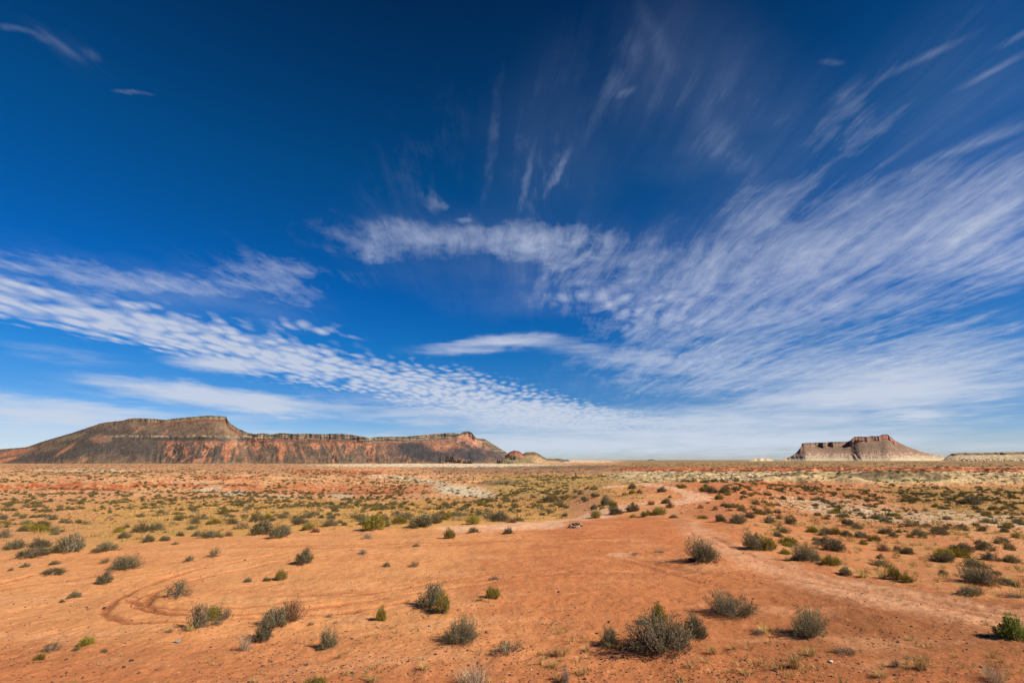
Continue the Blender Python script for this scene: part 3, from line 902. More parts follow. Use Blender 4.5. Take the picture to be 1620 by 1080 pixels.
def land_color(x, y, z, rut=None):
    u, v, n, n2, nb = land_masks(x, y, z)
    r = np.hypot(x, y)
    col = np.empty(x.shape + (3,))
    col[:] = C_['plain']

    def lay(m, c):
        m = np.clip(m, 0, 1)[..., None]
        col[:] = col * (1 - m) + np.asarray(C_[c] if isinstance(c, str) else c) * m
    vw = v + 2.2 * n + 0.9 * n2
    # valley floor, golden with dry grass
    g = sstep(785, 797, vw + 5 * nb) * (1 - 0.75 * (1 - sstep(60, 230, u + 60 * n)))
    lay(g * (u < 900) * (0.55 + 0.5 * n + 0.45 * n2 + 0.25), 'gold')
    # orange upland on the left
    lay((1 - sstep(783, 790, vw)) * (u < 760) * 0.35, 'ochre')
    lay((1 - sstep(747, 756, vw)) * (u < 520) * np.clip(0.5 + 0.8 * n2 + 0.5 * n, 0.05, 0.85), 'brown')
    lay((1 - sstep(783, 790, vw)) * (u < 760) * np.clip(0.9 * nb + 0.6 * n, 0, 0.6), (0.52, 0.20, 0.085))
    # green-gold middle valley
    lay(sstep(748, 753, vw) * (1 - sstep(782, 792, vw)) * sstep(740, 800, u + 25 * n) * (1 - sstep(1000, 1060, u)) * (0.75 + 0.4 * n2), 'olive')
    # brown rise and its dark rim
    lay(sstep(735, 737, v) * (1 - sstep(747, 751, vw)) * sstep(600, 720, u + 30 * n) * (1 - sstep(1000, 1100, u)) * 0.85, 'brown')
    lay((1 - sstep(0.7, 1.15, ell(u, vw, 880, 738.0, 230, 2.6))) * 0.75, 'dark')
    lay((1 - sstep(0.5, 1.1, ell(u, vw, 790, 764, 48, 5))) * 0.8, 'dark')
    # cream flats under the long mesa
    lay((1 - sstep(0.55, 1.2, ell(u, vw - 1.0 * n, 690, 735.5, 210, 3.3))) * 0.95, 'cream')
    lay((1 - sstep(0.55, 1.2, ell(u, vw, 860, 729.5, 190, 2.2))) * 0.95, 'cream')
    lay((1 - sstep(0.55, 1.2, ell(u, vw, 120, 744, 130, 1.6))) * 0.5, 'cream')
    # plateau on the right and its red cliff
    right = sstep(940, 1010, u)
    lay(right * (1 - sstep(737, 740, v)) * 0.9 * (v > 727), (0.30, 0.19, 0.085))
    cl = line_v(u, [(900, 743), (1000, 742), (1150, 742.5), (1280, 742), (1430, 742), (1500, 742), (1620, 743.5), (2000, 744)]) + 1.9 * n + 0.8 * n2
    lay(right * (1 - sstep(2.2, 4.4, np.abs(v - cl))) * (0.8 + 0.6 * n2), 'bank')
    lay(right * sstep(2.5, 4.5, v - cl) * (1 - sstep(760, 768, vw)) * (0.75 + 0.3 * n2), 'moundp')
    lay(right * sstep(1.0, 4.0, v - cl) * (1 - sstep(8, 13, v - cl)) * np.clip(0.55 + 1.1 * n, 0, 0.9), 'pale')
    lay(right * (u > 1400) * sstep(4, 7, v - cl) * (1 - sstep(12, 16, v - cl)) * np.clip(0.5 + n, 0, 0.8), 'ochre')
    lay(right * sstep(2.5, 4.0, v - cl) * (1 - sstep(756, 764, vw)) * np.clip(0.45 + 0.9 * n2 + 0.5 * n, 0, 0.95), (0.60, 0.42, 0.215))
    lay(right * sstep(3, 5, v - cl) * (1 - sstep(758, 764, vw)) * sstep(0.1, 0.4, -n + 0.5 * n2) * 0.6, (0.30, 0.21, 0.10))
    bm = np.zeros(x.shape)
    for k, t0, t1 in ((0, 0.60, 0.66), (5, 0.55, 0.62), (2, 0.6, 0.7), (6, 0.55, 0.62), (4, 0.44, 0.50), (3, 0.42, 0.48)):
        mm = mound_m(x, y, k) + 0.05 * n2 + 0.07 * n
        bm = np.maximum(bm, sstep(0.2, 0.4, mm))
        lay(sstep(0.22, 0.30, mm) * (0.85 if k == 0 else 0.6), (0.58, 0.405, 0.19))
        lay(sstep(t0, t1, mm) * np.clip(0.85 + 0.5 * n2, 0.4, 1), 'mound')
    for (cu, cv, ru, rv) in ((1405, 760, 22, 3.5), (1445, 756, 26, 3), (1255, 764, 40, 4)):
        lay((1 - sstep(0.4, 1.1, ell(u, v + 2 * n2, cu, cv, ru, rv))) * 0.6, (0.56, 0.44, 0.20))
    # right-hand wash: olive gold
    lay(sstep(765, 772, vw) * (1 - sstep(812, 822, vw + 0.0 * u)) * sstep(1380, 1450, u - (v - 790) * 1.2 + 20 * n) * 0.85, (0.36, 0.20, 0.062))
    # red hill and slope behind the sand flat
    slope = sstep(1060, 1100, u + 12 * n + (v < 800) * 0) * sstep(758, 764, vw) * (1 - sstep(1260, 1420, u - (v - 765) * 2.2))
    lay(slope * 0.9, 'redhill')
    low = sstep(1120, 1200, u) * sstep(800, 825, vw)
    lay(low * np.clip(0.25 + 0.9 * n + 0.5 * nb, 0, 0.75), (0.48, 0.26, 0.09))
    lay(low * np.clip(n2 * 1.2 - 0.1, 0, 0.6), (0.44, 0.18, 0.075))
    band = line_v(u, [(1180, 790), (1250, 797), (1330, 812), (1420, 822), (1500, 820), (1620, 829), (2000, 850)])
    lay((1 - sstep(5, 14, np.abs(v + 3 * n - band + 3))) * sstep(1200, 1260, u) * (0.55 + 0.5 * n2 + 0.2 * n), 'pale')
    lay((1 - sstep(0.5, 1.1, ell(u, v + 4 * n, 1370, 806, 110, 15, 8))) * np.clip(0.35 + 0.8 * n, 0, 0.6), 'pale')
    # knoll with the turning loop
    lay((1 - sstep(0.7, 1.15, ell(u, v + 2 * n, 1010, 784, 130, 22))) * 0.7, 'tan')
    lay((1 - sstep(0.6, 1.15, ell(u, v + 2 * n, 1110, 772, 110, 12))) * 0.75, 'redhill')
    lay((1 - sstep(0.4, 1.0, ell(u, v + 2 * n, 1205, 766, 45, 6))) * 0.75, 'bank')
    # red banks of the left side
    for pts, wd, u0, u1 in (([(-300, 771), (0, 771), (60, 769), (150, 769), (200, 773)], 5.0, -400, 205), ([(195, 770), (240, 766), (330, 769), (420, 764)], 4.0, 190, 330),
                            ([(240, 777), (330, 775), (400, 772), (520, 778), (640, 778)], 5.5, 350, 640), ([(400, 768), (500, 769), (690, 776)], 6, 430, 700),
                            ([(450, 747), (540, 747), (620, 748)], 2.6, 455, 625), ([(300, 757), (420, 757)], 2.0, 300, 420)):
        c = line_v(u, pts)
        lay((1 - sstep(wd * 0.4, wd * 1.4, np.abs(v + 3.6 * n + 1.2 * n2 - c))) * sstep(u0 - 12, u0 + 12, u) * (1 - sstep(u1 - 14, u1 + 14, u)) * np.clip(0.7 + 0.9 * n2 + 0.5 * n, 0.15, 1), 'bank' if wd < 5.4 else (0.50, 0.165, 0.06))
    # dark lines in the banks: ledge rock and undercut shadow, painted into the colour
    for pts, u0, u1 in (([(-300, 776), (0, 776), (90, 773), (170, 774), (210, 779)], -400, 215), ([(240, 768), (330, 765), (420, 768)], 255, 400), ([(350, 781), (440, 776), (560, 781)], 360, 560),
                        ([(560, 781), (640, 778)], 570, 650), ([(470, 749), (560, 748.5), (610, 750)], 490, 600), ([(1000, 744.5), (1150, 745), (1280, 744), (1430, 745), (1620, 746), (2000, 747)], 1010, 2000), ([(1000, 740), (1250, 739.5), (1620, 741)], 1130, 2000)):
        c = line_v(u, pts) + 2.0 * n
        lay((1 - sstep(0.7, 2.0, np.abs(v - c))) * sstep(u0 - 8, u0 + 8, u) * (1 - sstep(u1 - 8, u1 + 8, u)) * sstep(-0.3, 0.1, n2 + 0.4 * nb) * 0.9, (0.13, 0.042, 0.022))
    for (cu, cv, ru, rv, rot, s) in ((730, 776, 52, 10, 6, 1), (752, 781, 40, 7, 4, 1), (330, 774, 30, 4, -8, .8), (372, 779, 22, 4.5, -8, .9), (440, 786, 26, 3.5, 0, .7), (540, 784, 24, 5, 0, .6), (640, 757, 52, 3.6, 8, .9), (690, 762, 30, 3, 10, .9), (600, 754, 26, 3, 4, .6), (150, 745, 40, 1.5, 0, .8), (300, 763, 40, 2, 0, .5), (1160, 757, 50, 4, 0, .6)):
        lay((1 - sstep(0.55, 1.15, ell(u, v + 1.4 * n, cu, cv, ru, rv, rot))) * s, 'pale')
    # the sand flat
    edge = sand_edge(u)
    s = sstep(-2.5, 3.0, v + 3.0 * n + 1.5 * n2 - edge)
    lay(s, 'tan')
    pad = 1 - sstep(0.55, 1.1, ell(u, v, 1080, 930, 420, 150) + 0.16 * n)
    lay(s * pad * 0.8, 'red')
    padc = (1 - sstep(0.7, 1.05, ell(u, v, 985, 838, 150, 26) + 0.15 * n))
    lay(s * padc * 0.85, (0.49, 0.165, 0.058))
    lay(s * sstep(1080, 1420, u + (v - 900) * 1.0) * sstep(860, 940, v) * 0.85, 'soil')
    lay(s * sstep(975, 1070, v - 0.03 * (u - 400) + 14 * n) * 0.7, (0.40, 0.128, 0.047))
    trail = line_v(u, [(1000, 800), (1090, 838), (1180, 882), (1280, 918), (1400, 945), (1620, 985), (2000, 1040)])
    lay(s * (1 - sstep(6, 26, np.abs(v - trail + 6 * n))) * sstep(1050, 1110, u) * (0.72 + 0.35 * n2 + 0.2 * n), 'trail')
    # light wind-scoured streaks and darker damp-looking swathes
    st = fbm(x * 0.25 + y * 0.05, y * 0.9 - x * 0.12, 4, 51)
    lay(s * np.clip(st * 0.6 - 0.10, 0, 0.3), (0.66, 0.33, 0.155))
    lay(s * np.clip(-st * 0.6 - 0.12, 0, 0.28), (0.44, 0.15, 0.055))
    lay(s * (1 - sstep(0.3, 1.0, ell(u, v, 985, 877, 32, 5) + 0.3 * n2)) * 0.55, 'road')
    xd = np.asarray(x)
    d = poly_dist(xd, y, ROAD) + 0.9 * pnoise(xd * 0.3, y * 0.3, 71)
    lay((1 - sstep(0.9, 1.9, d)) * (0.7 + 0.4 * n2), 'road')
    lay(hummocks(x, y, 'litter') * np.clip(0.42 + 0.9 * n2 + 0.5 * n, 0, 0.8), (0.27, 0.105, 0.05))
    if rut is not None:
        lay(np.clip(rut * 1.3, 0, 1) * 0.95 * s, (0.34, 0.118, 0.045))
    n4 = fbm(x / np.maximum(y, 8) * 210, np.log(np.maximum(y, 1)) * 100, 3, 49)
    mid = (1 - s) * sstep(22, 60, r) * (1 - 0.6 * bm)
    col *= (1 + 0.42 * mid * n4)[..., None]
    lay(mid * sstep(0.30, 0.55, -n4 + 0.3 * n2) * 0.45, (0.15, 0.085, 0.045))
    return np.clip(col, 0.01, 0.9)


def build_ground():
    ys = np.concatenate([np.exp(np.linspace(math.log(3.2), math.log(9.0), 60))[:-1], np.exp(np.linspace(math.log(9.0), math.log(36), 640))[:-1],
                         np.exp(np.linspace(math.log(36), math.log(620), 560))[:-1], np.exp(np.linspace(math.log(620), math.log(45000), 130))])
    ph = math.radians(53)
    ph_in = np.arctan(np.linspace(-math.tan(ph), math.tan(ph), 1250))
    out = np.linspace(ph, 2 * math.pi - ph, 110)[1:-1]
    az = np.concatenate([ph_in, out])
    A, R = np.meshgrid(az, ys, indexing='ij')
    R = R / np.maximum(np.cos(np.clip(np.where(A > math.pi, A - 2 * math.pi, A), -ph, ph)), 0.5)
    x, y = R * np.sin(A), R * np.cos(A)
    z = base_h(x, y) + relief(x, y)
    rut = rut_mask(x, y)
    z = z - 0.065 * rut + hummocks(x, y)
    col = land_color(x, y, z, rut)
    na, nr = x.shape
    V = np.stack([x, y, z + CAMZ], -1).reshape(-1, 3)
    i = np.arange(na * nr).reshape(na, nr)
    i2 = np.roll(i, -1, 0)
    F = np.stack([i[:, :-1], i[:, 1:], i2[:, 1:], i2[:, :-1]], -1).reshape(-1, 4)
    # the disc under the tripod
    c0 = len(V)
    V = np.vstack([V, [[0, 0, -3.45 + CAMZ]]])
    col = np.vstack([col.reshape(-1, 3), C_['tan'][None]])
    F3 = np.stack([np.full(na, c0), i[:, 0], i2[:, 0]], -1)
    o = mesh_np('ground', V, [F, F3], ground_material(), col=col, smooth=True)
    tag(o, 'red and golden desert floor with a bare sand flat and wheel ruts', 'ground', kind='structure')
    return o


build_ground()


# ------------------------------------------------------------------ mesas
def azt(u):
    return (u - 810.0) / FPX * math.cos(PITCH)


def build_mesa(name, sil, base_v, Yrim, prof, colr, mat, nu=600, nk=150, seed=1, spur=60.0, spur_f=0.02, alcove=0.0, alcove_f=0.05,
               back=500.0, label='', cat='mesa', blunt=1.0):
    """a table mountain: front slope worked out from its strata (prof: height from base, height below rim, rim height -> cotangent of
    the slope), a level top and a back slope"""
    us = np.linspace(sil[0][0], sil[-1][0], nu)
    vt = np.interp(us, [p[0] for p in sil], [p[1] for p in sil])
    Yr = np.interp(us, [p[0] for p in Yrim], [p[1] for p in Yrim])
    kw = max(3, int(nu * 0.22)) | 1
    Ys = np.convolve(np.pad(Yr, kw // 2, mode='edge'), np.hanning(kw + 2)[1:-1] / np.hanning(kw + 2).sum(), mode='valid')
    zb = t_of_v(base_v) * Yr * 0.96 - 4
    a = azt(us)
    zt = np.array([t_of_v(v) for v in vt]) * Yr
    H = np.maximum(zt - zb, 0.5)
    H = H + H.max() * 0.006 * fbm(us * 0.25, us * 0, 3, seed + 3) * (H > 0.15 * H.max())
    k = np.linspace(0, 1, nk)
    hh = H[:, None] * k[None, :]
    top = H[:, None] - hh
    L = us[:, None] + 0 * hh
    ks = max(5, int(nu * 0.06)) | 1
    hw = np.hanning(ks + 2)[1:-1]
    hw /= hw.sum()

    def smooth(q):
        return np.convolve(np.pad(q, ks // 2, mode='edge'), hw, mode='valid')
    Hs = smooth(H)
    cot = prof(L, hh, top, Hs[:, None])
    dh = H[:, None] / (nk - 1)
    # climb from a smooth foot line, so that notches of the skyline leave the slope below them alone
    up = np.concatenate([np.zeros((nu, 1)), np.cumsum(cot * dh, 1)[:, 1:]], 1)
    D = smooth(up[:, -1])[:, None] - up
    Hm = H.max()
    rg = ridged((L + 16 * np.sin(L * 0.043 + seed) * (1 - hh / Hs[:, None])) * spur_f + 0.3 * fbm(L * spur_f, hh / Hm * 3, 2, seed + 8), hh / Hm * 1.3, 3, seed)
    xh = hh / Hs[:, None]
    env = sstep(0.0, 0.16, xh) * (1 - sstep(0.22, 0.46, xh))
    D = D + spur * env * rg * (Hs / Hm)[:, None]
    rg2 = ridged((L + 10 * np.sin(L * 0.07 + seed) * (1 - xh)) * spur_f * 4.2, xh * 1.6, 2, seed + 50)
    D = D + spur * 0.26 * env * rg2
    # buttresses and alcoves of the rim
    al = fbm(us * alcove_f, us * 0, 3, seed + 20)
    capw = 1 - sstep(0.10 * Hm, 0.26 * Hm, top)
    D = D - alcove * al[:, None] * capw
    D = D + Hm * 0.009 * fbm(L * 0.16 + hh / Hm * 4, hh / Hm * 18, 3, seed + 30)
    Yf = Ys[:, None] + (Yr - Ys)[:, None] * capw - D
    zf = zb[:, None] + hh
    # the level top, then down the far side
    nb = 26
    kb = np.linspace(0, 1, nb)
    W = back * np.clip(H / Hm, 0.05, 1)
    Yb = Yf[:, -1:] + W[:, None] * kb[None, 1:]
    zt2 = zf[:, -1:] - H[:, None] * 0.04 * kb[None, 1:] - 0 * Yb
    lam = sstep(0.55, 1.0, kb[1:])[None, :]
    zt2 = zt2 * (1 - lam) + zb[:, None] * lam
    # sight rises with distance over a level top, so the top keeps just under its rim
    zt2 = np.minimum(zt2, zf[:, -1:] - Hm * 0.004)
    Yall = np.concatenate([Yf, Yb], 1)
    Z = np.concatenate([zf, zt2], 1)
    # fan out about the middle of the mesa so that depth follows the ground, not the sight line
    Xr = a * Yr
    X = Xr[:, None] + 0.97 * a[:, None] * (Yall - Yr[:, None])
    # ends keep their silhouette
    u2, v2 = project(X[:, :nk], Yf, zf)
    col = np.empty(X.shape + (3,))
    cf = colr(L, hh, top, H[:, None], rg, zf, v2)
    col[:, :nk] = cf
    col[:, nk:] = cf[:, -1:]
    V = np.stack([X, Yall, Z + CAMZ], -1).reshape(-1, 3)
    nr = X.shape[1]
    i = np.arange(nu * nr).reshape(nu, nr)
    F = np.stack([i[:-1, :-1], i[1:, :-1], i[1:, 1:], i[:-1, 1:]], -1).reshape(-1, 4)
    o = mesh_np(name, V, F, mat, col=col.reshape(-1, 3), smooth=False)
    tag(o, label, cat, kind='structure')
    return o


def blend(c, m, v):
    m = np.clip(m, 0, 1)[..., None]
    return c * (1 - m) + np.asarray(v) * m


LONG_SIL = [(-260, 731), (-200, 726), (-120, 716), (-60, 711), (0, 710), (38, 707), (60, 698.5), (110, 683), (138, 673), (150, 668.5), (184, 665), (192, 662), (205, 660.8), (240, 662.5), (252, 664), (262, 662), (300, 658.5),
            (316, 657), (349, 657.5), (352, 664), (357, 669), (368, 676), (386, 684), (398, 686.5), (410, 685), (425, 686.5), (440, 684.5), (460, 686), (480, 685.2), (505, 686.5), (535, 685.6), (552, 686.8), (568, 690), (582, 692), (600, 690.5), (622, 690.4), (640, 690.2),
            (665, 687.8), (690, 685.6), (715, 684.6), (726, 686), (731, 682.6), (740, 681.4), (746, 684), (750, 690), (757, 693.5), (764, 693.2), (772, 697), (790, 708.5), (799, 713.5), (806, 719), (814, 726), (822, 732)]


def long_prof(u, h, top, H):
    # a hard rim bed on the right half, a cap bed on the high left block, talus between
    rimr = sstep(360, 400, u)
    z1 = 118.0
    cap = (1 - sstep(13, 19, top + 3 * pnoise(u * 0.1, u * 0, 3))) * sstep(100, 190, u) * (1 - sstep(345, 365, u))
    rim = (1 - sstep(20, 27, top + 9 * fbm(u * 0.05, u * 0, 3, 4))) * sstep(370, 400, u) * (1 - sstep(730, 790, u))
    ledge = (1 - sstep(6, 11, np.abs(h - z1))) * sstep(150, 220, u) * (1 - sstep(380, 410, u))
    cot = 1.75 + 1.9 * (1 - sstep(0.0, 0.42, h / H)) + 0.25 * np.sin(h / 9.0)
    cot = cot * (1.5 - 0.5 * sstep(40, 240, u))
    cl = np.clip(cap + rim + ledge, 0, 1)
    cot = cot * (1 - cl) + cl * (0.45 + 0.5 * np.sin(top * 0.9 + 2 * pnoise(u * 0.05, u * 0, 6)))
    return np.broadcast_to(cot, np.broadcast(u, h).shape)


def long_color(u, h, top, H, rg, z, v):
    sh = np.broadcast(u, h).shape
    u = np.broadcast_to(u, sh)
    n1 = fbm(u * 0.05, h * 0.03, 4, 101)
    n2 = fbm(u * 0.22, h * 0.10, 4, 102)
    nf = fbm(u * 0.7, h * 0.35, 3, 103)
    c = np.empty(sh + (3,))
    c[:] = (0.122, 0.082, 0.056)
    c = blend(c, sstep(-0.1, 0.5, n1 + 0.4 * n2) * 0.6, (0.195, 0.120, 0.072))
    # black boulder fields of the left block
    blk = (1 - sstep(0.7, 1.15, ell(u, v + 3 * n2, 215, 703, 150, 22, 6))) + (1 - sstep(0.7, 1.1, ell(u, v + 3 * n2, 90, 720, 110, 10, -10)))
    c = blend(c, blk * (0.8 + 0.5 * nf), (0.072, 0.058, 0.048))
    # scree cones spreading down from the rim over bare red rock, which shows between and in thin chutes
    down = np.clip((106 - h) / 88.0, 0, 1)
    rr = np.random.default_rng(17)
    ap, m, q, ki = 244.0, np.full(sh, 1e9), np.zeros(sh), np.zeros(sh)
    while ap < 735:
        wi = rr.uniform(10, 24)
        ln = rr.choice([-1, 1]) * rr.uniform(6, 24)
        du = u - ap - ln * down
        mi = np.abs(du) - down * wi
        nearer = mi < m
        m = np.where(nearer, mi, m)
        q = np.where(nearer, du / (0.22 + down), q)
        ki = np.where(nearer, ap, ki)
        ap += rr.uniform(12, 24)
    low = sstep(7, 20, h + 10 * n1) * (1 - sstep(92, 104, h)) * sstep(246, 262, u) * (1 - sstep(690, 770, u))
    bare = sstep(0.0, 2.0, m + 3.0 * n2 + 3.5 * n1) * low * sstep(-0.5, 0.1, pnoise(u * 0.022, h * 0, 119) + 0.3 * n1)
    c = blend(c, bare * (0.72 + 0.35 * nf), (0.38, 0.142, 0.068))
    ch = pnoise(q * 0.16 + ki, down * 1.2, 113) + 0.5 * pnoise(q * 0.4 + ki, down * 2.5, 114)
    c = blend(c, sstep(0.34, 0.5, ch + 0.2 * n2) * low * 0.75, (0.37, 0.15, 0.078))
    c = blend(c, sstep(0.2, 0.45, -ch) * low * 0.75, (0.070, 0.054, 0.042))  # dark ribs between the chutes: their shadow is painted in as streaks
    c = blend(c, bare * sstep(0.1, 0.5, n1) * 0.5, (0.50, 0.235, 0.125))
    # pinkish right end with dark scree cones
    pk = sstep(585, 660, u + 20 * n1)
    c = blend(c, pk * (0.55 + 0.5 * n2) * sstep(26, 40, h), (0.30, 0.135, 0.082))
    c = blend(c, pk * sstep(0.0, 0.5, pnoise(u * 0.11 + h * 0.03 * np.sin(u * .04), h * 0.02, 115)) * sstep(40, 60, h) * 0.6, (0.42, 0.19, 0.105))
    for (cu, cv, ru, rv, rot, s) in ((655, 712, 42, 16, 12, 1), (690, 722, 34, 10, 0, .9), (742, 719, 40, 11, 8, 1), (758, 708, 12, 9, 20, .9), (735, 704, 28, 4, 30, .9), (785, 719, 26, 8, 10, .9), (610, 700, 20, 8, 20, .4), (620, 717, 14, 6, 0, .5)):
        c = blend(c, (1 - sstep(0.55, 1.1, ell(u, v + 2.5 * n2, cu, cv, ru, rv, rot))) * s, (0.058, 0.050, 0.050))
    # strata: the rim bed right, dark ledge left with pale bed above, cap bed
    rim = (u > 372) * (1 - sstep(25, 32, top))
    c = blend(c, rim * 0.85, (0.165, 0.125, 0.085))
    lyr = fbm(u * 0.035, h * 0.16, 4, 107)
    c = blend(c, rim * sstep(-0.1, 0.25, lyr) * 0.9, (0.070, 0.058, 0.044))
    c = blend(c, rim * sstep(0.0, 0.3, -lyr) * 0.5, (0.23, 0.165, 0.10))
    c = blend(c, rim * sstep(12, 15, top) * (1 - sstep(21, 24, top)) * sstep(-0.2, 0.3, n1) * (u < 480), (0.33, 0.23, 0.125))
    c = blend(c, (u > 360) * (u < 640) * sstep(25, 27, top) * (1 - sstep(31, 36, top)) * 0.8, (0.20, 0.065, 0.045))
    led = (u > 165) * (u < 395)
    c = blend(c, led * (1 - sstep(6, 9, np.abs(h - 112 - 4 * n1))) * sstep(225, 255, u) * 0.8, (0.075, 0.068, 0.060))
    c = blend(c, led * (1 - sstep(3, 6, np.abs(h - 124 - 4 * n1))) * np.clip(0.2 + n2 + 0.5 * (u < 265) * (u > 238), 0, 0.8), (0.36, 0.26, 0.14))
    c = blend(c, led * (1 - sstep(2, 5, np.abs(h - 101 - 4 * n1))) * (0.5 + 0.5 * n2) * sstep(240, 260, u), (0.30, 0.10, 0.06))
    c = blend(c, (1 - sstep(0.5, 1.1, ell(u, v + 2 * n2, 155, 694, 20, 9))) * 0.7, (0.25, 0.13, 0.08))
    c = blend(c, (1 - sstep(0.5, 1.1, ell(u, v + 2 * n2, 105, 692, 30, 5, -14))) * 0.55, (0.24, 0.17, 0.085))
    c = blend(c, (1 - sstep(0.5, 1.1, ell(u, v + n2, 102, 711, 22, 3.2, -36))) * 0.9, (0.36, 0.16, 0.08))
    c = blend(c, (1 - sstep(0.5, 1.1, ell(u, v + n2, 18, 716, 40, 5, -12))) * 0.9, (0.33, 0.13, 0.07))
    c = blend(c, (1 - sstep(0.5, 1.1, ell(u, v + n2, 8, 728, 26, 3, -14))) * 0.9, (0.40, 0.15, 0.075))
    c = blend(c, (1 - sstep(0.5, 1.1, ell(u, v + n2, 212, 680, 12, 3, -36))) * 0.7, (0.28, 0.14, 0.085))
    c = blend(c, (1 - sstep(0.5, 1.1, ell(u, v + n2, 256, 684, 8, 3, -50))) * 0.7, (0.28, 0.14, 0.085))
    for (cu, cv, ru, rv, rot) in ((112, 733, 16, 2.6, -20), (135, 729, 10, 3, -30), (318, 728, 18, 4.5, -10), (270, 718, 16, 3.2, 34), (298, 725, 12, 2.5, -30), (295, 712, 9, 7, 0)):
        c = blend(c, (1 - sstep(0.5, 1.1, ell(u, v + 1.5 * n2 + n1, cu, cv, ru, rv, rot))) * 0.6, (0.38, 0.16, 0.085))
    cap = (u > 225) * (u < 372)
    c = blend(c, cap * (1 - sstep(17, 20, top)) * 0.8, (0.135, 0.115, 0.070))
    c = blend(c, cap * sstep(9, 11, top) * (1 - sstep(14, 16, top)) * 0.6, (0.26, 0.19, 0.10))
    c = blend(c, cap * sstep(17, 19, top) * (1 - sstep(25, 29, top)) * 0.9, (0.19, 0.06, 0.042))
    c = blend(c, (u > 335) * (u < 372) * sstep(25, 32, top) * (1 - sstep(60, 80, top)) * 0.5, (0.28, 0.175, 0.095))
    c = blend(c, (u > 722) * (u < 762) * sstep(10, 14, top) * (1 - sstep(36, 50, top)) * 0.8, (0.40, 0.19, 0.115))
    c = blend(c, (u > 722) * (u < 752) * (1 - sstep(9, 13, top)) * 0.85, (0.09, 0.075, 0.06))
    # foot of the slope, brushy grey green then sandy
    c = blend(c, (1 - sstep(6, 22, h)) * (0.75 + 0.4 * n2) * (u < 560), (0.155, 0.125, 0.066))
    c = blend(c, (1 - sstep(6, 16, h)) * (u >= 560) * 0.6, (0.22, 0.15, 0.085))
    return 1.3 * c * (1 + 0.35 * nf[..., None])


M_rock = rock_material('mesa_rock', 0.025, 0.34, 12.0, 0.8)
build_mesa('mesa', LONG_SIL, 735, [(-260, 2350), (0, 2400), (200, 2380), (350, 2400), (400, 2300), (580, 2300), (700, 2420), (822, 2500)],
           long_prof, long_color, M_rock, nu=1150, nk=210, seed=7, spur=54, spur_f=0.0165, alcove=7, alcove_f=0.045, back=700,
           label='long dark mesa with a stepped rim and red rilled slopes at the left')


def hill_prof(c0, c1):
    return lambda u, h, top, H: np.broadcast_to(np.where(top < 0.14 * H, c1, c0 + 1.6 * (1 - sstep(0, 0.5, h / H))), np.broadcast(u, h).shape)


def flat_color(base, capc, foot, capf=0.2):
    def f(u, h, top, H, rg, z, v):
        sh = np.broadcast(u, h).shape
        u = np.broadcast_to(u, sh)
        n = fbm(u * 0.35, h * 0.12, 4, 131)
        c = np.empty(sh + (3,))
        c[:] = base
        c = blend(c, (1 - sstep(0.1, 0.5, h / H)) * (0.8 + 0.4 * n), foot)
        c = blend(c, (1 - sstep(capf * 0.6, capf, top / H)) * 0.9, capc)
        return c * (1 + 0.3 * n[..., None])
    return f


build_mesa('hill', [(793, 734), (800, 722), (806, 714.5), (814, 712), (822, 713.5), (828, 719), (838, 731)], 735, [(790, 2440), (840, 2440)], hill_prof(1.2, 0.5),
           flat_color((0.32, 0.14, 0.08), (0.20, 0.10, 0.065), (0.34, 0.23, 0.12)), M_rock, nu=90, nk=50, seed=21, spur=14, spur_f=0.14, back=160,
           label='small reddish knob just off the right end of the long mesa', cat='hill')
build_mesa('hill', [(806, 735), (818, 726), (826, 718), (832, 715), (846, 714.6), (852, 717), (858, 721), (864, 724.5), (880, 726), (900, 733)], 736, [(800, 2750), (910, 2750)], hill_prof(1.6, 0.6),
           flat_color((0.42, 0.27, 0.14), (0.17, 0.13, 0.075), (0.62, 0.45, 0.26), 0.3), M_rock, nu=120, nk=50, seed=23, spur=18, spur_f=0.11, back=250,
           label='low tan hill with a flat brown top tailing off from the long mesa', cat='hill')
build_mesa('hill', [(770, 737), (784, 731), (800, 724.5), (812, 722.5), (822, 723), (834, 727), (852, 733)], 738, [(770, 2000), (860, 2000)], hill_prof(2.0, 1.2),
           flat_color((0.27, 0.21, 0.10), (0.22, 0.18, 0.085), (0.62, 0.44, 0.25), 0.3), M_rock, nu=90, nk=40, seed=25, spur=10, spur_f=0.12, back=200,
           label='small khaki hummock with a sandy foot before the end of the long mesa', cat='hill')
build_mesa('hill', [(862, 731), (872, 726.4), (880, 724.8), (888, 725.4), (893, 727), (898, 726.2), (904, 731)], 732, [(850, 5200), (910, 5200)], hill_prof(1.5, 0.5),
           flat_color((0.20, 0.15, 0.11), (0.13, 0.11, 0.09), (0.5, 0.38, 0.24), 0.4), M_rock, nu=60, nk=30, seed=27, spur=8, spur_f=0.15, back=300,
           label='tiny dark hump on the skyline past the tail of the long mesa', cat='hill')
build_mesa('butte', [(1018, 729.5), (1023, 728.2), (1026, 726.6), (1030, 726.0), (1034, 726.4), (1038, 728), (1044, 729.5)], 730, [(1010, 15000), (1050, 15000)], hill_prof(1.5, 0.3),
           flat_color((0.13, 0.14, 0.17), (0.10, 0.11, 0.14), (0.16, 0.17, 0.20), 0.4), M_rock, nu=50, nk=30, seed=29, spur=8, spur_f=0.15, back=600,  # blue of the distant haze is mixed into these rock colours
           label='tiny haze-blue butte alone on the middle of the skyline', cat='butte')
M_clay = rock_material('badland_clay', 0.012, 0.20, 9.0, 0.12)
pale_c = flat_color((0.56, 0.44, 0.27), (0.48, 0.38, 0.24), (0.66, 0.54, 0.35), 0.15)
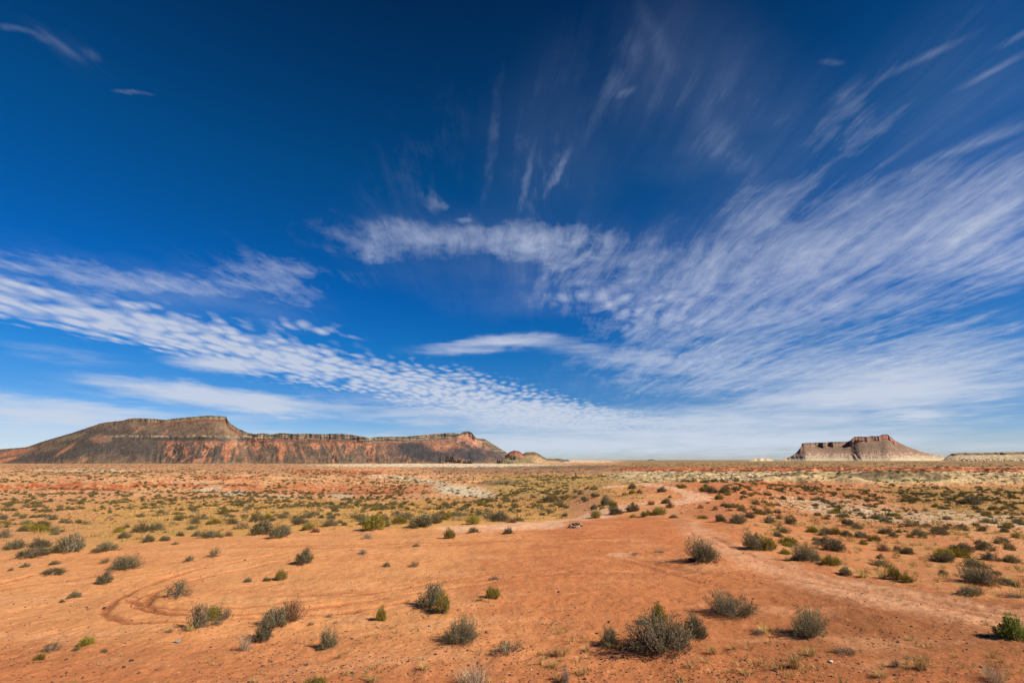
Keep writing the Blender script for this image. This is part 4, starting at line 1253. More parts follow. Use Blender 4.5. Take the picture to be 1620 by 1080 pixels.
build_mesa('hill', [(1180, 729.5), (1184, 727), (1192, 724.6), (1198, 725), (1203, 722.6), (1208, 724.6), (1214, 723.4), (1219, 725.5), (1226, 729.5)], 730, [(1180, 4300), (1230, 4300)], hill_prof(1.8, 0.8),
           pale_c, M_clay, nu=110, nk=40, seed=31, spur=22, spur_f=0.3, back=400, label='low cream badland hill on the skyline left of the right-hand mesa', cat='hill')


def bench_prof(u, h, top, H):
    cot = np.where(top < 0.28 * H, 0.35, 1.5 + 1.2 * (1 - sstep(0, 0.5, h / H)))
    return np.broadcast_to(cot, np.broadcast(u, h).shape)


def bench_color(u, h, top, H, rg, z, v):
    sh = np.broadcast(u, h).shape
    u = np.broadcast_to(u, sh)
    n = fbm(u * 0.3, h * 0.15, 4, 141)
    c = np.empty(sh + (3,))
    c[:] = (0.42, 0.315, 0.19)
    c = blend(c, sstep(0.0, 0.4, rg) * 0.4, (0.50, 0.40, 0.26))
    c = blend(c, (1 - sstep(0.2, 0.3, top / H)), (0.24, 0.18, 0.11))
    c = blend(c, sstep(0.25, 0.3, top / H) * (1 - sstep(0.42, 0.5, top / H)) * np.clip(0.4 + n, 0, 1), (0.60, 0.36, 0.17))
    return c * (1 + 0.3 * n[..., None])


build_mesa('mesa', [(1490, 728), (1496, 725), (1500, 721.5), (1506, 717.5), (1520, 716), (1545, 716.2), (1575, 715.4), (1620, 714.6), (1680, 714.5), (1760, 715), (1840, 718), (1900, 728)], 729, [(1480, 3600), (1900, 3400)], bench_prof,
           bench_color, M_clay, nu=420, nk=60, seed=33, spur=26, spur_f=0.10, alcove=12, alcove_f=0.05, back=900, label='long low pale mesa running out of the frame at the right edge')

RIGHT_SIL = [(1222, 730), (1236, 727), (1250, 722.5), (1258, 718), (1264, 713), (1268, 708.5), (1270.5, 704), (1272, 701), (1280, 700.2), (1300, 699.5), (1309, 699.7), (1316, 698.8), (1330, 698.4), (1342, 698.3), (1346, 697.8), (1350, 696.5), (1353, 693), (1357, 690.6), (1366, 690),
             (1376, 690.6), (1384, 689.2), (1396, 689.6), (1399, 688), (1404, 686.8), (1411, 686.6), (1413, 689.5), (1417, 692), (1419, 695.5), (1426, 699.5), (1440, 706.5), (1458, 713.5), (1474, 717.5), (1488, 720.5), (1500, 722.5), (1520, 729)]


def right_prof(u, h, top, H):
    capl = np.where(u < 1347, 26.0, 46.0)
    cot = 1.55 + 1.5 * (1 - sstep(0.05, 0.4, h / H)) + 0.5 * np.sin(h / 7.5) * (h < 75)
    cl = (1 - sstep(capl - 4, capl + 4, top)) * sstep(1262, 1274, u) * (1 - sstep(1408, 1432, u))
    cot = cot * (1 - cl) + cl * (0.25 + 0.5 * (np.abs(top - 18) < 4))
    return np.broadcast_to(cot, np.broadcast(u, h).shape)


def right_color(u, h, top, H, rg, z, v):
    sh = np.broadcast(u, h).shape
    u = np.broadcast_to(u, sh)
    n = fbm(u * 0.25, h * 0.06, 4, 151)
    nf = fbm(u * 0.8, h * 0.25, 3, 152)
    c = np.empty(sh + (3,))
    c[:] = (0.190, 0.122, 0.080)
    c = blend(c, sstep(-0.1, 0.4, n) * 0.5, (0.25, 0.172, 0.118))
    c = blend(c, (1 - sstep(70, 88, h + 26 * n + 16 * rg)) * 0.75, (0.34, 0.19, 0.135))
    c = blend(c, (1 - sstep(50, 64, h + 26 * n + 8 * rg)), (0.40, 0.29, 0.185))
    c = blend(c, (1 - sstep(30, 44, h + 20 * n + 12 * rg)) * 0.85, (0.46, 0.36, 0.225))
    c = blend(c, (np.abs(h - 34 - 6 * n) < 4) * 0.85 * (nf > -0.15), (0.22, 0.19, 0.13))
    c = blend(c, (np.abs(h - 52 - 6 * n) < 3) * 0.7, (0.24, 0.18, 0.12))
    capl = np.where(u < 1347, 26.0, 46.0)
    on = (u > 1266) & (u < 1424)
    c = blend(c, on * (1 - sstep(capl - 3, capl + 3, top)), (0.20, 0.135, 0.095))
    c = blend(c, on * (1 - sstep(5, 8, top)), (0.155, 0.125, 0.085))
    c = blend(c, on * (u > 1345) * sstep(24, 27, top) * (1 - sstep(40, 44, top)) * 0.7, (0.33, 0.125, 0.085))
    c = blend(c, on * (u > 1400) * sstep(12, 16, top) * (1 - sstep(34, 38, top)) * 0.8, (0.42, 0.15, 0.095))
    c = blend(c, on * (u <= 1345) * sstep(22, 25, top) * (1 - sstep(31, 34, top)) * 0.5, (0.36, 0.16, 0.10))
    return 1.15 * c * (1 + 0.28 * nf[..., None])


build_mesa('mesa', RIGHT_SIL, 729, [(1220, 4700), (1268, 4700), (1286, 4730), (1290, 4790), (1302, 4790), (1305, 4730), (1310, 4735), (1312, 4800), (1317, 4800), (1321, 4735), (1337, 4750), (1342, 4810), (1347, 4800), (1352, 4680), (1420, 4660), (1520, 4800)],
           right_prof, right_color, M_clay, nu=900, nk=170, seed=41, spur=15, spur_f=0.10, alcove=9, alcove_f=0.10, back=900,
           label='small steep mesa with a notched cliff cap and cream foot on the right skyline')

# ------------------------------------------------------------------ plants
def leaf_material(name, c0, c1, c2, trans=0.25):
    m = bpy.data.materials.new(name)
    m.use_nodes = True
    T = NT(m.node_tree)
    nodes = m.node_tree.nodes
    nodes.clear()
    out = T.node('ShaderNodeOutputMaterial')
    at = T.node('ShaderNodeAttribute', attribute_name='tint')
    rp = T.node('ShaderNodeValToRGB')
    T.l.new(at.outputs['Fac'], rp.inputs[0])
    e = rp.color_ramp.elements
    e[0].position, e[0].color = 0.0, tuple(c0) + (1,)
    e[1].position, e[1].color = 1.0, tuple(c2) + (1,)
    q = e.new(0.5)
    q.color = tuple(c1) + (1,)
    oi = T.node('ShaderNodeObjectInfo')
    hs = T.node('ShaderNodeHueSaturation')
    T.l.new(rp.outputs[0], hs.inputs['Color'])
    T.put(hs.inputs['Value'], T.ramp(oi.outputs['Random'], 0, 1, 0.8, 1.2, False))
    T.put(hs.inputs['Hue'], T.ramp(oi.outputs['Random'], 0, 1, 0.49, 0.51, False))
    df = T.node('ShaderNodeBsdfDiffuse')
    tr = T.node('ShaderNodeBsdfTranslucent')
    T.l.new(hs.outputs[0], df.inputs['Color'])
    T.l.new(hs.outputs[0], tr.inputs['Color'])
    mx = T.node('ShaderNodeMixShader')
    mx.inputs[0].default_value = trans
    T.l.new(df.outputs[0], mx.inputs[1])
    T.l.new(tr.outputs[0], mx.inputs[2])
    T.l.new(mx.outputs[0], out.inputs[0])
    return m


M_sage = leaf_material('sage_leaf', (0.092, 0.073, 0.034), (0.185, 0.150, 0.074), (0.34, 0.280, 0.155))
M_rab = leaf_material('rabbitbrush_leaf', (0.115, 0.095, 0.022), (0.25, 0.195, 0.030), (0.43, 0.315, 0.055))
M_green = leaf_material('green_leaf', (0.075, 0.095, 0.017), (0.19, 0.215, 0.036), (0.38, 0.35, 0.085))
M_redb = leaf_material('dry_red_twig', (0.13, 0.065, 0.04), (0.22, 0.11, 0.06), (0.30, 0.17, 0.10), 0.1)
M_grass = leaf_material('dry_grass_blade', (0.36, 0.22, 0.065), (0.54, 0.36, 0.12), (0.70, 0.52, 0.24))
M_pgrass = leaf_material('bleached_grass_blade', (0.33, 0.24, 0.13), (0.50, 0.38, 0.22), (0.66, 0.54, 0.36))
M_far = leaf_material('distant_shrub_leaf', (0.070, 0.058, 0.028), (0.125, 0.100, 0.044), (0.25, 0.185, 0.065), 0.15)
M_twig = leaf_material('shrub_wood', (0.14, 0.105, 0.075), (0.25, 0.20, 0.15), (0.42, 0.36, 0.28), 0.0)
M_dead = leaf_material('dead_twig', (0.16, 0.115, 0.08), (0.26, 0.20, 0.14), (0.38, 0.31, 0.22), 0.0)


def leaf_quads(base, direc, ln, wd, rng):
    """narrow kite-shaped leaves: (V, F)"""
    n = len(base)
    d = direc / (np.linalg.norm(direc, axis=1, keepdims=True) + 1e-9)
    r = rng.normal(size=(n, 3))
    s = np.cross(d, r)
    s /= (np.linalg.norm(s, axis=1, keepdims=True) + 1e-9)
    L, Wd = ln[:, None], wd[:, None]
    V = np.stack([base, base + d * L * 0.5 + s * Wd * 0.5, base + d * L, base + d * L * 0.5 - s * Wd * 0.5], 1)
    F = np.arange(n * 4).reshape(n, 4)
    return V.reshape(-1, 3), F


def twig_ribbons(paths, w0, w1):
    """three-sided tapering twigs along paths (n, k, 3)"""
    n, k, _ = paths.shape
    ang = np.array([0, 2 * math.pi / 3, 4 * math.pi / 3])
    wd = np.linspace(w0, w1, k)
    off = np.stack([np.cos(ang), np.sin(ang), np.zeros(3)], 1)
    V = paths[:, :, None, :] + off[None, None] * wd[None, :, None, None]
    i = np.arange(n * k * 3).reshape(n, k, 3)
    j = np.roll(i, -1, 2)
    F = np.stack([i[:, :-1], j[:, :-1], j[:, 1:], i[:, 1:]], -1).reshape(-1, 4)
    return V.reshape(-1, 3), F


def shrub_geo(seed, stems=80, leaves=40, hr=0.7, leaf=0.06, lw=0.016, lumps=6, up=0.5, t0=0.35, spread=1.0, lean=(0, 0), gap=0.0, jag=0.25, wood=0.008, bare=0.14):
    """a shrub one unit wide and hr tall; returns foliage (V, F, tint) and branches (V, F, tint)"""
    rng = np.random.default_rng(seed)
    lump = rng.normal(size=(lumps, 3))
    lump[:, 2] = np.abs(lump[:, 2]) * 0.8
    lump /= np.linalg.norm(lump, axis=1, keepdims=True)
    lr = rng.uniform(0.72, 1.12, lumps)
    ph = rng.uniform(0, 2 * math.pi, stems * 3)
    cz = rng.uniform(0.02, 1.0, stems * 3) ** 0.8
    d = np.stack([np.cos(ph) * np.sqrt(1 - cz * cz), np.sin(ph) * np.sqrt(1 - cz * cz), cz], 1)
    dots = d @ lump.T
    near = dots.argmax(1)
    keep = np.nonzero((dots.max(1) > gap) | (rng.random(stems * 3) < 0.15))[0][:stems]
    d, near, dm = d[keep], near[keep], dots.max(1)[keep]
    n = len(d)
    rad = lr[near] * (0.72 + 0.28 * np.clip(dm, 0, 1)) * (1 - jag * rng.random(n) ** 2)
    tip = d * rad[:, None] * np.array([0.5 * spread, 0.5 * spread, hr])
    tip[:, 0] += lean[0] * tip[:, 2]
    tip[:, 1] += lean[1] * tip[:, 2]
    stick = rng.random(n) < bare
    tip[stick] *= rng.uniform(0.95, 1.22, (stick.sum(), 1))
    base = tip * np.array([0.22, 0.22, 0]) + rng.normal(size=(n, 3)) * np.array([0.04, 0.04, 0])
    base[:, 2] = -0.02
    mid = (base + tip) * 0.5 + np.stack([np.zeros(n), np.zeros(n), -up * 0.1 * hr + 0 * rad], 1) + rng.normal(size=(n, 3)) * 0.035
    mid[:, :2] += tip[:, :2] * 0.12
    kk = 6
    t = np.linspace(0, 1, kk)[None, :, None]
    path = (1 - t) ** 2 * base[:, None] + 2 * t * (1 - t) * mid[:, None] + t * t * tip[:, None]
    bV, bF = twig_ribbons(path, wood, wood * 0.3)
    btint = np.repeat(rng.random(n), (kk - 1) * 3)
    lf = ~stick
    base, mid, tip = base[lf], mid[lf], tip[lf]
    n = len(tip)
    m = n * leaves
    tt = t0 + (1.04 - t0) * rng.random((n, leaves)) ** 0.75
    tt = tt[..., None]
    p = (1 - tt) ** 2 * base[:, None] + 2 * tt * (1 - tt) * mid[:, None] + tt * tt * tip[:, None]
    tg = 2 * (1 - tt) * (mid - base)[:, None] + 2 * tt * (tip - mid)[:, None]
    tg = tg / np.linalg.norm(tg, axis=2, keepdims=True)
    p = p + rng.normal(size=p.shape) * leaf * 0.45
    dr = tg + rng.normal(size=tg.shape) * 0.55
    dr[..., 2] += up * 0.6
    p, dr = p.reshape(-1, 3), dr.reshape(-1, 3)
    p[:, 2] = np.maximum(p[:, 2], 0.0)
    ln = leaf * rng.uniform(0.6, 1.3, m)
    fV, fF = leaf_quads(p, dr, ln, lw * rng.uniform(0.7, 1.3, m), rng)
    stint = np.repeat(rng.random(n), leaves)
    tint = np.clip(0.45 * stint + 0.55 * rng.random(m), 0, 1)
    return (fV, fF, tint), (bV, bF, btint)


def grass_geo(seed, blades=90, hr=0.9, w=0.014, spread=0.5, droop=0.5, base_r=0.16):
    rng = np.random.default_rng(seed)
    ph = rng.uniform(0, 2 * math.pi, blades)
    rr = base_r * np.sqrt(rng.random(blades))
    b = np.stack([np.cos(ph) * rr, np.sin(ph) * rr, np.full(blades, -0.02)], 1)
    o = rng.uniform(0, 2 * math.pi, blades) * 0.35 + ph
    ln = rng.uniform(0.45, 1.0, blades)
    sp = spread * rng.random(blades) ** 0.7
    m = b + np.stack([np.cos(o) * sp * 0.35, np.sin(o) * sp * 0.35, hr * ln * 0.62], 1)
    t = b + np.stack([np.cos(o) * sp, np.sin(o) * sp, hr * ln * (1 - droop * sp * rng.random(blades))], 1)
    s = np.stack([-np.sin(ph), np.cos(ph), np.zeros(blades)], 1) * w * 0.5
    V = np.stack([b - s, b + s, m + s * 0.7, m - s * 0.7, t], 1).reshape(-1, 3)
    i = np.arange(blades)[:, None] * 5
    return V, i + np.array([[0, 1, 2, 3]]), i + np.array([[3, 2, 4]]), rng.random(blades)


def geo_to_mesh(name, geo, mat):
    o = mesh_np(name, geo[0], geo[1], mat, tint=geo[2])
    me = o.data
    bpy.data.objects.remove(o)
    return me


def grass_to_mesh(name, seed, mat, **kw):
    V, F4, F3, t = grass_geo(seed, **kw)
    o = mesh_np(name, V, [F4, F3], mat, tint=np.concatenate([t, t]))
    me = o.data
    bpy.data.objects.remove(o)
    return me


# kinds: (foliage mesh, branch mesh) prototypes; big ones carry many leaves
PROTO = {}


def make_protos():
    def add(kind, k, mat, bark=M_twig, **kw):
        f, b = shrub_geo(**kw)
        PROTO.setdefault(kind, []).append((geo_to_mesh(kind + '_foliage', f, mat), geo_to_mesh(kind + '_branches', b, bark)))
    for q in range(3):
        add('hero', q, M_sage, lean=[(0.25, 0.1), (-0.3, 0.2), (0.1, -0.25)][q], seed=100 + q, stems=230, leaves=34, hr=0.56, leaf=0.045, lw=0.0085, lumps=9, up=0.55, t0=0.3, jag=0.45, wood=0.0045)
    for q in range(5):
        add('sage', q, M_sage, lean=[(0.3, 0), (-0.2, 0.3), (0, -0.3), (0.1, 0.1), (-0.35, -0.1)][q], seed=120 + q, stems=120, leaves=26, hr=0.62, leaf=0.075, lw=0.017, lumps=7, up=0.45, jag=0.4, wood=0.008)
    for q in range(3):
        add('upright', q, M_sage, seed=140 + q, stems=110, leaves=24, hr=0.9, leaf=0.09, lw=0.016, lumps=5, up=1.0, jag=0.4, spread=0.95, wood=0.008)
    for q in range(3):
        add('rab', q, M_rab, seed=160 + q, stems=110, leaves=26, hr=0.78, leaf=0.085, lw=0.020, lumps=6, up=0.9, t0=0.45, jag=0.3, wood=0.008)
    for q in range(3):
        add('sparse', q, M_sage, seed=180 + q, stems=46, leaves=20, hr=0.62, leaf=0.08, lw=0.017, lumps=5, up=0.4, jag=0.6, gap=0.72, wood=0.010)
    for q in range(2):
        add('redb', q, M_redb, bark=M_redb, seed=200 + q, stems=150, leaves=18, hr=0.85, leaf=0.10, lw=0.009, lumps=6, up=0.9, t0=0.35, jag=0.4, wood=0.007)
    for q in range(2):
        add('twig', q, M_dead, bark=M_dead, seed=220 + q, stems=80, leaves=14, hr=0.42, leaf=0.09, lw=0.010, lumps=5, up=0.3, jag=0.6, gap=0.6, wood=0.009)
    add('green', 0, M_green, seed=240, stems=150, leaves=22, hr=0.72, leaf=0.085, lw=0.030, lumps=8, up=0.7, t0=0.4, jag=0.35, wood=0.006)
    for q in range(4):
        PROTO.setdefault('grass', []).append((grass_to_mesh('grass_blades', 260 + q, M_grass, blades=110, hr=0.75, spread=0.55, w=0.02), None))
    for q in range(2):
        PROTO.setdefault('pgrass', []).append((grass_to_mesh('grass_blades', 280 + q, M_pgrass, blades=150, hr=0.72, spread=0.6, w=0.012, base_r=0.3), None))


make_protos()
HR = {'hero': 0.56, 'sage': 0.62, 'upright': 0.9, 'rab': 0.78, 'sparse': 0.62, 'redb': 0.85, 'twig': 0.42, 'green': 0.72, 'grass': 0.75, 'pgrass': 0.72}
NAME = {'hero': 'sagebrush', 'sage': 'sagebrush', 'upright': 'sagebrush', 'sparse': 'sagebrush', 'rab': 'rabbitbrush', 'redb': 'dry_bush', 'twig': 'dry_bush', 'green': 'green_bush', 'grass': 'grass_tuft', 'pgrass': 'grass_tuft'}
CAT = {'sagebrush': 'shrub', 'rabbitbrush': 'shrub', 'dry_bush': 'dry bush', 'green_bush': 'shrub', 'grass_tuft': 'grass tuft'}
GROUP = {'sagebrush': 'grey-green sagebrush dotted over the desert', 'rabbitbrush': 'yellow-green rabbitbrush dotted over the desert', 'dry_bush': 'dry leafless bushes on the desert floor', 'green_bush': None, 'grass_tuft': 'tufts of dry grass on the sand'}
PLACED = []        # (x, y, radius) of everything that stands on the land
NCOUNT = {}


def put_plant(kind, x, y, z, w, h, label, rot=None, parts=True):
    k = NCOUNT.get(kind, 0)
    NCOUNT[kind] = k + 1
    fol, br = PROTO[kind][k % len(PROTO[kind])]
    nm = NAME[kind]
    rot = random.uniform(0, 2 * math.pi) if rot is None else rot
    sq = random.uniform(0.84, 1.18)
    sc = (w * sq, w / sq, h / HR[kind])
    if br is None or not parts:
        o = bpy.data.objects.new(nm, fol)
        o.location, o.rotation_euler, o.scale = (x, y, z), (0, 0, rot), sc
        COL.objects.link(o)
        tag(o, label, CAT[nm], GROUP[nm])
    else:
        o = bpy.data.objects.new(nm, None)
        o.empty_display_size = 0.1
        o.location, o.rotation_euler, o.scale = (x, y, z), (0, 0, rot), sc
        COL.objects.link(o)
        tag(o, label, CAT[nm], GROUP[nm])
        for part, me in (('foliage', fol), ('branches', br)):
            c = bpy.data.objects.new(part, me)
            c.parent = o
            COL.objects.link(c)
    PLACED.append((x, y, w * 0.5))
    return o


for (kind, u, v, w, h, lab), (x, y, z, sc) in zip(PLANTS, SPOTS):
    put_plant(kind, x, y, land_h(x, y) + CAMZ - 0.02, w * sc * 1.12, h * sc * 1.12, lab, parts=w > 12)

# ------------------------------------------------------------------ plants too many to name one by one
def scatter_field(n, seed, ymin, ymax):
    """random points of the land in view, with the soil they fall on"""
    rng = np.random.default_rng(seed)
    Y = np.exp(rng.uniform(math.log(ymin), math.log(ymax), n))
    a = rng.uniform(-1.06, 1.06, n)
    x = a * Y
    z = land_h(x, Y)
    u, v = project(x, Y, z)
    return rng, x, Y, z, u, v


def shrub_density(u, v, x, Y):
    """how thickly shrubs grow there, 0 to 1"""
    n = fbm(x / Y * 22, np.log(Y) * 11, 3, 301)
    d = np.full(u.shape, 0.75)
    n3 = fbm(x / Y * 7, np.log(Y) * 4, 3, 305)
    d *= np.clip(0.62 + 1.5 * n + 0.9 * n3, 0.04, 1.6)
    d *= sstep(0, 14, sand_edge(u) - v)                                # none on the sand flat
    d *= np.where((u > 640) & (u < 790) & (v > 764) & (v < 790), 0.35, 1)       # pale hillock
    d *= np.where((u < 210) & (v > 764) & (v < 777), 0.15, 1)
    d *= np.where((u < 200) & (v > 775) & (v < 860), 0.75, 1)
    d *= np.where((u > 1190) & (u < 1310) & (v > 746) & (v < 768), 0.5, 1)
    d *= np.where((u > 560) & (u < 1000) & (v < 741), 0.25, 1)
    d *= np.where((u < 900) & (v < 742), 0.4, 1)
    xd = poly_dist(x, Y, ROAD)
    d *= sstep(1.6, 3.0, xd)
    kn = (u > 900) & (u < 1110) & (v > 760) & (v < 830)
    d *= np.where(kn, 0.28, 1)
    return d


rng, sx, sy, sz, su, sv = scatter_field(70000, 77, 17, 1500)
keep = (rng.random(len(sx)) < shrub_density(su, sv, sx, sy) * np.where(sy < 62, 0.62, 1.0) * np.minimum(1, (sy / 112) ** 2.1 + 0.008) * 0.9) & (su > -60) & (su < 1680) & (sv > 728)
# no two on one spot, none hidden on the far side of a rise
sx, sy, sz, su, sv = sx[keep], sy[keep], sz[keep], su[keep], sv[keep]
swid = np.minimum(np.exp(rng.normal(math.log(0.72), 0.36, len(sx))), 1.05) * np.where(sy > 250, 1.35, 1.0) * np.where(rng.random(len(sx)) < 0.25, 0.55, 1)
PL = np.array(PLACED)
d2 = ((sx[:, None] - PL[None, :, 0]) ** 2 + (sy[:, None] - PL[None, :, 1]) ** 2) - (PL[None, :, 2] + swid[:, None] * 0.45) ** 2
ok = d2.min(1) > 0
# in view: march the sight line
for f in (0.35, 0.5, 0.62, 0.74, 0.85, 0.93):
    ok &= land_h(sx * f, sy * f) < (sz + 0.6) * f + 0.02
sx, sy, sz, su, sv, swid = (q[ok] for q in (sx, sy, sz, su, sv, swid))
app = swid / sy
order = np.argsort(-app)
sx, sy, sz, su, sv, swid = (q[order] for q in (sx, sy, sz, su, sv, swid))


def where_words(u, v):
    """(soil, place) words for a shrub of the middle distance"""
    if u > 1060 and v > 800:
        return 'on the rusty slope' if u < 1330 else 'among golden grass on the right slope'
    if u > 1330:
        return 'in the right-hand wash' if v > 765 else 'under the red cliff line'
    if u > 1040:
        return 'on the red hill before the grey mounds'
    if u > 850:
        return 'on the slope of the knoll behind the sand pad'
    if v > 795:
        if u < 240:
            return 'on orange sand of the valley at the far left'
        if u < 560:
            return 'in golden grass behind the left border row'
        return 'in golden grass behind the largest yellow-green bush'
    if u < 240:
        return 'under the red bank at the far left'
    if u < 640:
        return 'on the red and pale slopes below the long mesa'
    return 'round the pale hillock in the middle'


n_sage = sum(1 for p in PLANTS if NAME[p[0]] == 'sagebrush')
n_rab = sum(1 for p in PLANTS if NAME[p[0]] == 'rabbitbrush')
left_sage, left_rab = 298 - n_sage, 60
stuff_from = []
lrng = random.Random(9)
for i in range(len(sx)):
    pick_rab = lrng.random() < (0.22 if su[i] > 850 else 0.12)
    if pick_rab and left_rab > 0 and sy[i] < 110:
        kind = 'rab'
        left_rab -= 1
    elif not pick_rab and left_sage > 0:
        kind = lrng.choice(['sage', 'sage', 'sage', 'sparse', 'upright'])
        left_sage -= 1
    else:
        stuff_from.append(i)
        continue
    size = 'wide' if swid[i] > 1.15 else ('small' if swid[i] < 0.75 else 'rounded')
    look = {'rab': 'yellow-green', 'sage': 'dark grey-green', 'sparse': 'thin open grey', 'upright': 'upright grey-green'}[kind]
    lab = '%s %s shrub %s' % (size, look, where_words(su[i], sv[i]))
    h = swid[i] * (0.50 if kind != 'upright' else 0.62) * lrng.uniform(0.8, 1.15)
    put_plant(kind, sx[i], sy[i], sz[i] + CAMZ - 0.03, swid[i], h, lab, parts=kind == 'sparse')


def low_shrub(seed, stems, leaves, leaf, lw, hr=0.5):
    f, b = shrub_geo(seed=seed, stems=stems, leaves=leaves, hr=hr, leaf=leaf, lw=lw, lumps=5, up=0.4, t0=0.25, jag=0.4)
    return f


def merge(protos, idx, x, y, z, w, h, rot, shade):
    Vs, Fs, Ts = [], [], []
    off = 0
    for k, (V, F, t) in enumerate(protos):
        s = np.nonzero(idx == k)[0]
        if not len(s):
            continue
        c, sn = np.cos(rot[s])[:, None], np.sin(rot[s])[:, None]
        X = (V[None, :, 0] * c - V[None, :, 1] * sn) * w[s][:, None] + x[s][:, None]
        Yv = (V[None, :, 0] * sn + V[None, :, 1] * c) * w[s][:, None] + y[s][:, None]
        Z = V[None, :, 2] * h[s][:, None] + z[s][:, None]
        Vs.append(np.stack([X, Yv, Z], -1).reshape(-1, 3))
        Fs.append((F[None] + (np.arange(len(s)) * len(V))[:, None, None] + off).reshape(-1, F.shape[1]))
        Ts.append(np.clip(t[None] * 0.6 + shade[s][:, None], 0, 1).ravel())
        off += len(s) * len(V)
    return np.concatenate(Vs), np.concatenate(Fs), np.concatenate(Ts)


si = np.array(stuff_from)
mrng = np.random.default_rng(5)
mid_p = [low_shrub(400 + q, 36, 8, 0.17, 0.06) for q in range(5)]
far_p = [low_shrub(420 + q, 14, 4, 0.34, 0.15) for q in range(5)]
parts = []
for lo, hi, pr in ((0, 170, mid_p), (170, 5000, far_p)):
    s = si[(sy[si] >= lo) & (sy[si] < hi)]
    parts.append(merge(pr, mrng.integers(0, len(pr), len(s)), sx[s], sy[s], sz[s] + CAMZ - 0.05, swid[s] * 1.1, swid[s] * mrng.uniform(0.75, 1.15, len(s)), mrng.uniform(0, 6.28, len(s)), mrng.uniform(0.0, 0.45, len(s)) ** 1.3))
off = len(parts[0][0])
o = mesh_np('distant_shrubs', np.vstack([parts[0][0], parts[1][0]]), np.vstack([parts[0][1], parts[1][1] + off]), M_far, tint=np.concatenate([parts[0][2], parts[1][2]]))
tag(o, 'countless dark shrubs thinning out across the desert to the mesas', 'shrubs', kind='stuff')

# dry golden grass of the valley and the right slope
rng, gx, gy, gz, gu, gv = scatter_field(130000, 91, 13, 420)
n = fbm(gx / gy * 26, np.log(gy) * 13, 3, 333)
dens = np.clip(0.4 + 1.3 * n, 0, 1) * sstep(-4, 8, sand_edge(gu) - gv)
gold = ((gu < 900) & (gv > 788)) * np.where(gu < 200, 0.35, 1.0)
gold = np.maximum(gold, (gu > 1180) * (gv > 765) * 0.75)
gold = np.maximum(gold, ((gu > 740) & (gu < 1020) & (gv > 748) & (gv < 790)) * 0.7)
dens *= np.maximum(gold, 0.08) * sstep(1.4, 2.6, poly_dist(gx, gy, ROAD))
k = (rng.random(len(gx)) < dens * np.minimum(1, (gy / 75) ** 1.8)) & (gu > -40) & (gu < 1660)
gx, gy, gz = gx[k], gy[k], gz[k]
gp = []
for q in range(5):
    V, F4, F3, t = grass_geo(500 + q, blades=9, hr=1.0, w=0.13, spread=0.7, base_r=0.3)
    tri = np.concatenate([F4[:, [0, 1, 2]], F4[:, [0, 2, 3]], F3])
    gp.append((V, tri, np.concatenate([t, t, t])))
gs = np.exp(rng.normal(math.log(0.27), 0.3, len(gx))) * (1 + sstep(90, 300, gy))
# straw tufts on the near sand, thickest toward the lower right
nrng, nx, ny, nz, nu_, nv_ = scatter_field(7000, 95, 9.0, 20)
nn = fbm(nx * 0.5, ny * 0.5, 3, 338)
nd = np.clip(nn * 1.2, 0, 1) * np.where(nv_ > 985, 1, 0.12) * np.clip(0.25 + (nu_ - 500) / 900, 0.1, 1.0)
for (cu, cv, ru, rv) in ((1145, 1050, 60, 24), (880, 1050, 50, 22), (1270, 1050, 60, 24), (1470, 1065, 60, 18), (1580, 1070, 50, 18), (1215, 1005, 24, 8), (960, 1030, 30, 8), (590, 1065, 60, 14)):
    nd += 0.75 * np.exp(-ell(nu_, nv_, cu, cv, ru, rv) ** 2)
nk_ = nrng.random(len(nx)) < nd * 0.85
nx, ny = nx[nk_], ny[nk_]
nz = land_h(nx, ny)
tp = []
for q in range(4):
    V, F4, F3, t = grass_geo(540 + q, blades=22, hr=1.0, w=0.035, spread=0.8, base_r=0.25)
    tp.append((V, np.concatenate([F4[:, [0, 1, 2]], F4[:, [0, 2, 3]], F3]), np.concatenate([t, t, t])))
ns = np.exp(nrng.normal(math.log(0.13), 0.35, len(nx)))
near_grass = merge(tp, nrng.integers(0, 4, len(nx)), nx, ny, nz + CAMZ - 0.01, ns, ns * 0.8, nrng.uniform(0, 6.28, len(nx)), nrng.uniform(0.0, 0.4, len(nx)))
fp = []
for q in range(5):
    V, F4, F3, t = grass_geo(520 + q, blades=34, hr=1.0, w=0.028, spread=0.6, base_r=0.3)
    tri = np.concatenate([F4[:, [0, 1, 2]], F4[:, [0, 2, 3]], F3])
    fp.append((V, tri, np.concatenate([t, t, t])))
pieces = [near_grass]
for lo, hi, pr in ((0, 42, fp), (42, 1e4, gp)):
    s = (gy >= lo) & (gy < hi)
    m = s.sum()
    pieces.append(merge(pr, rng.integers(0, 5, m), gx[s], gy[s], gz[s] + CAMZ - 0.02, gs[s] * 1.5, gs[s] * 0.75, rng.uniform(0, 6.28, m), rng.uniform(0, 0.4, m)))
offs = np.cumsum([0] + [len(p[0]) for p in pieces])
o = mesh_np('dry_grass', np.vstack([p[0] for p in pieces]), np.vstack([p[1] + k for p, k in zip(pieces, offs)]), M_grass, tint=np.concatenate([p[2] for p in pieces]))
tag(o, 'short golden dry grass over the valley floor and right slope', 'grass', kind='stuff')


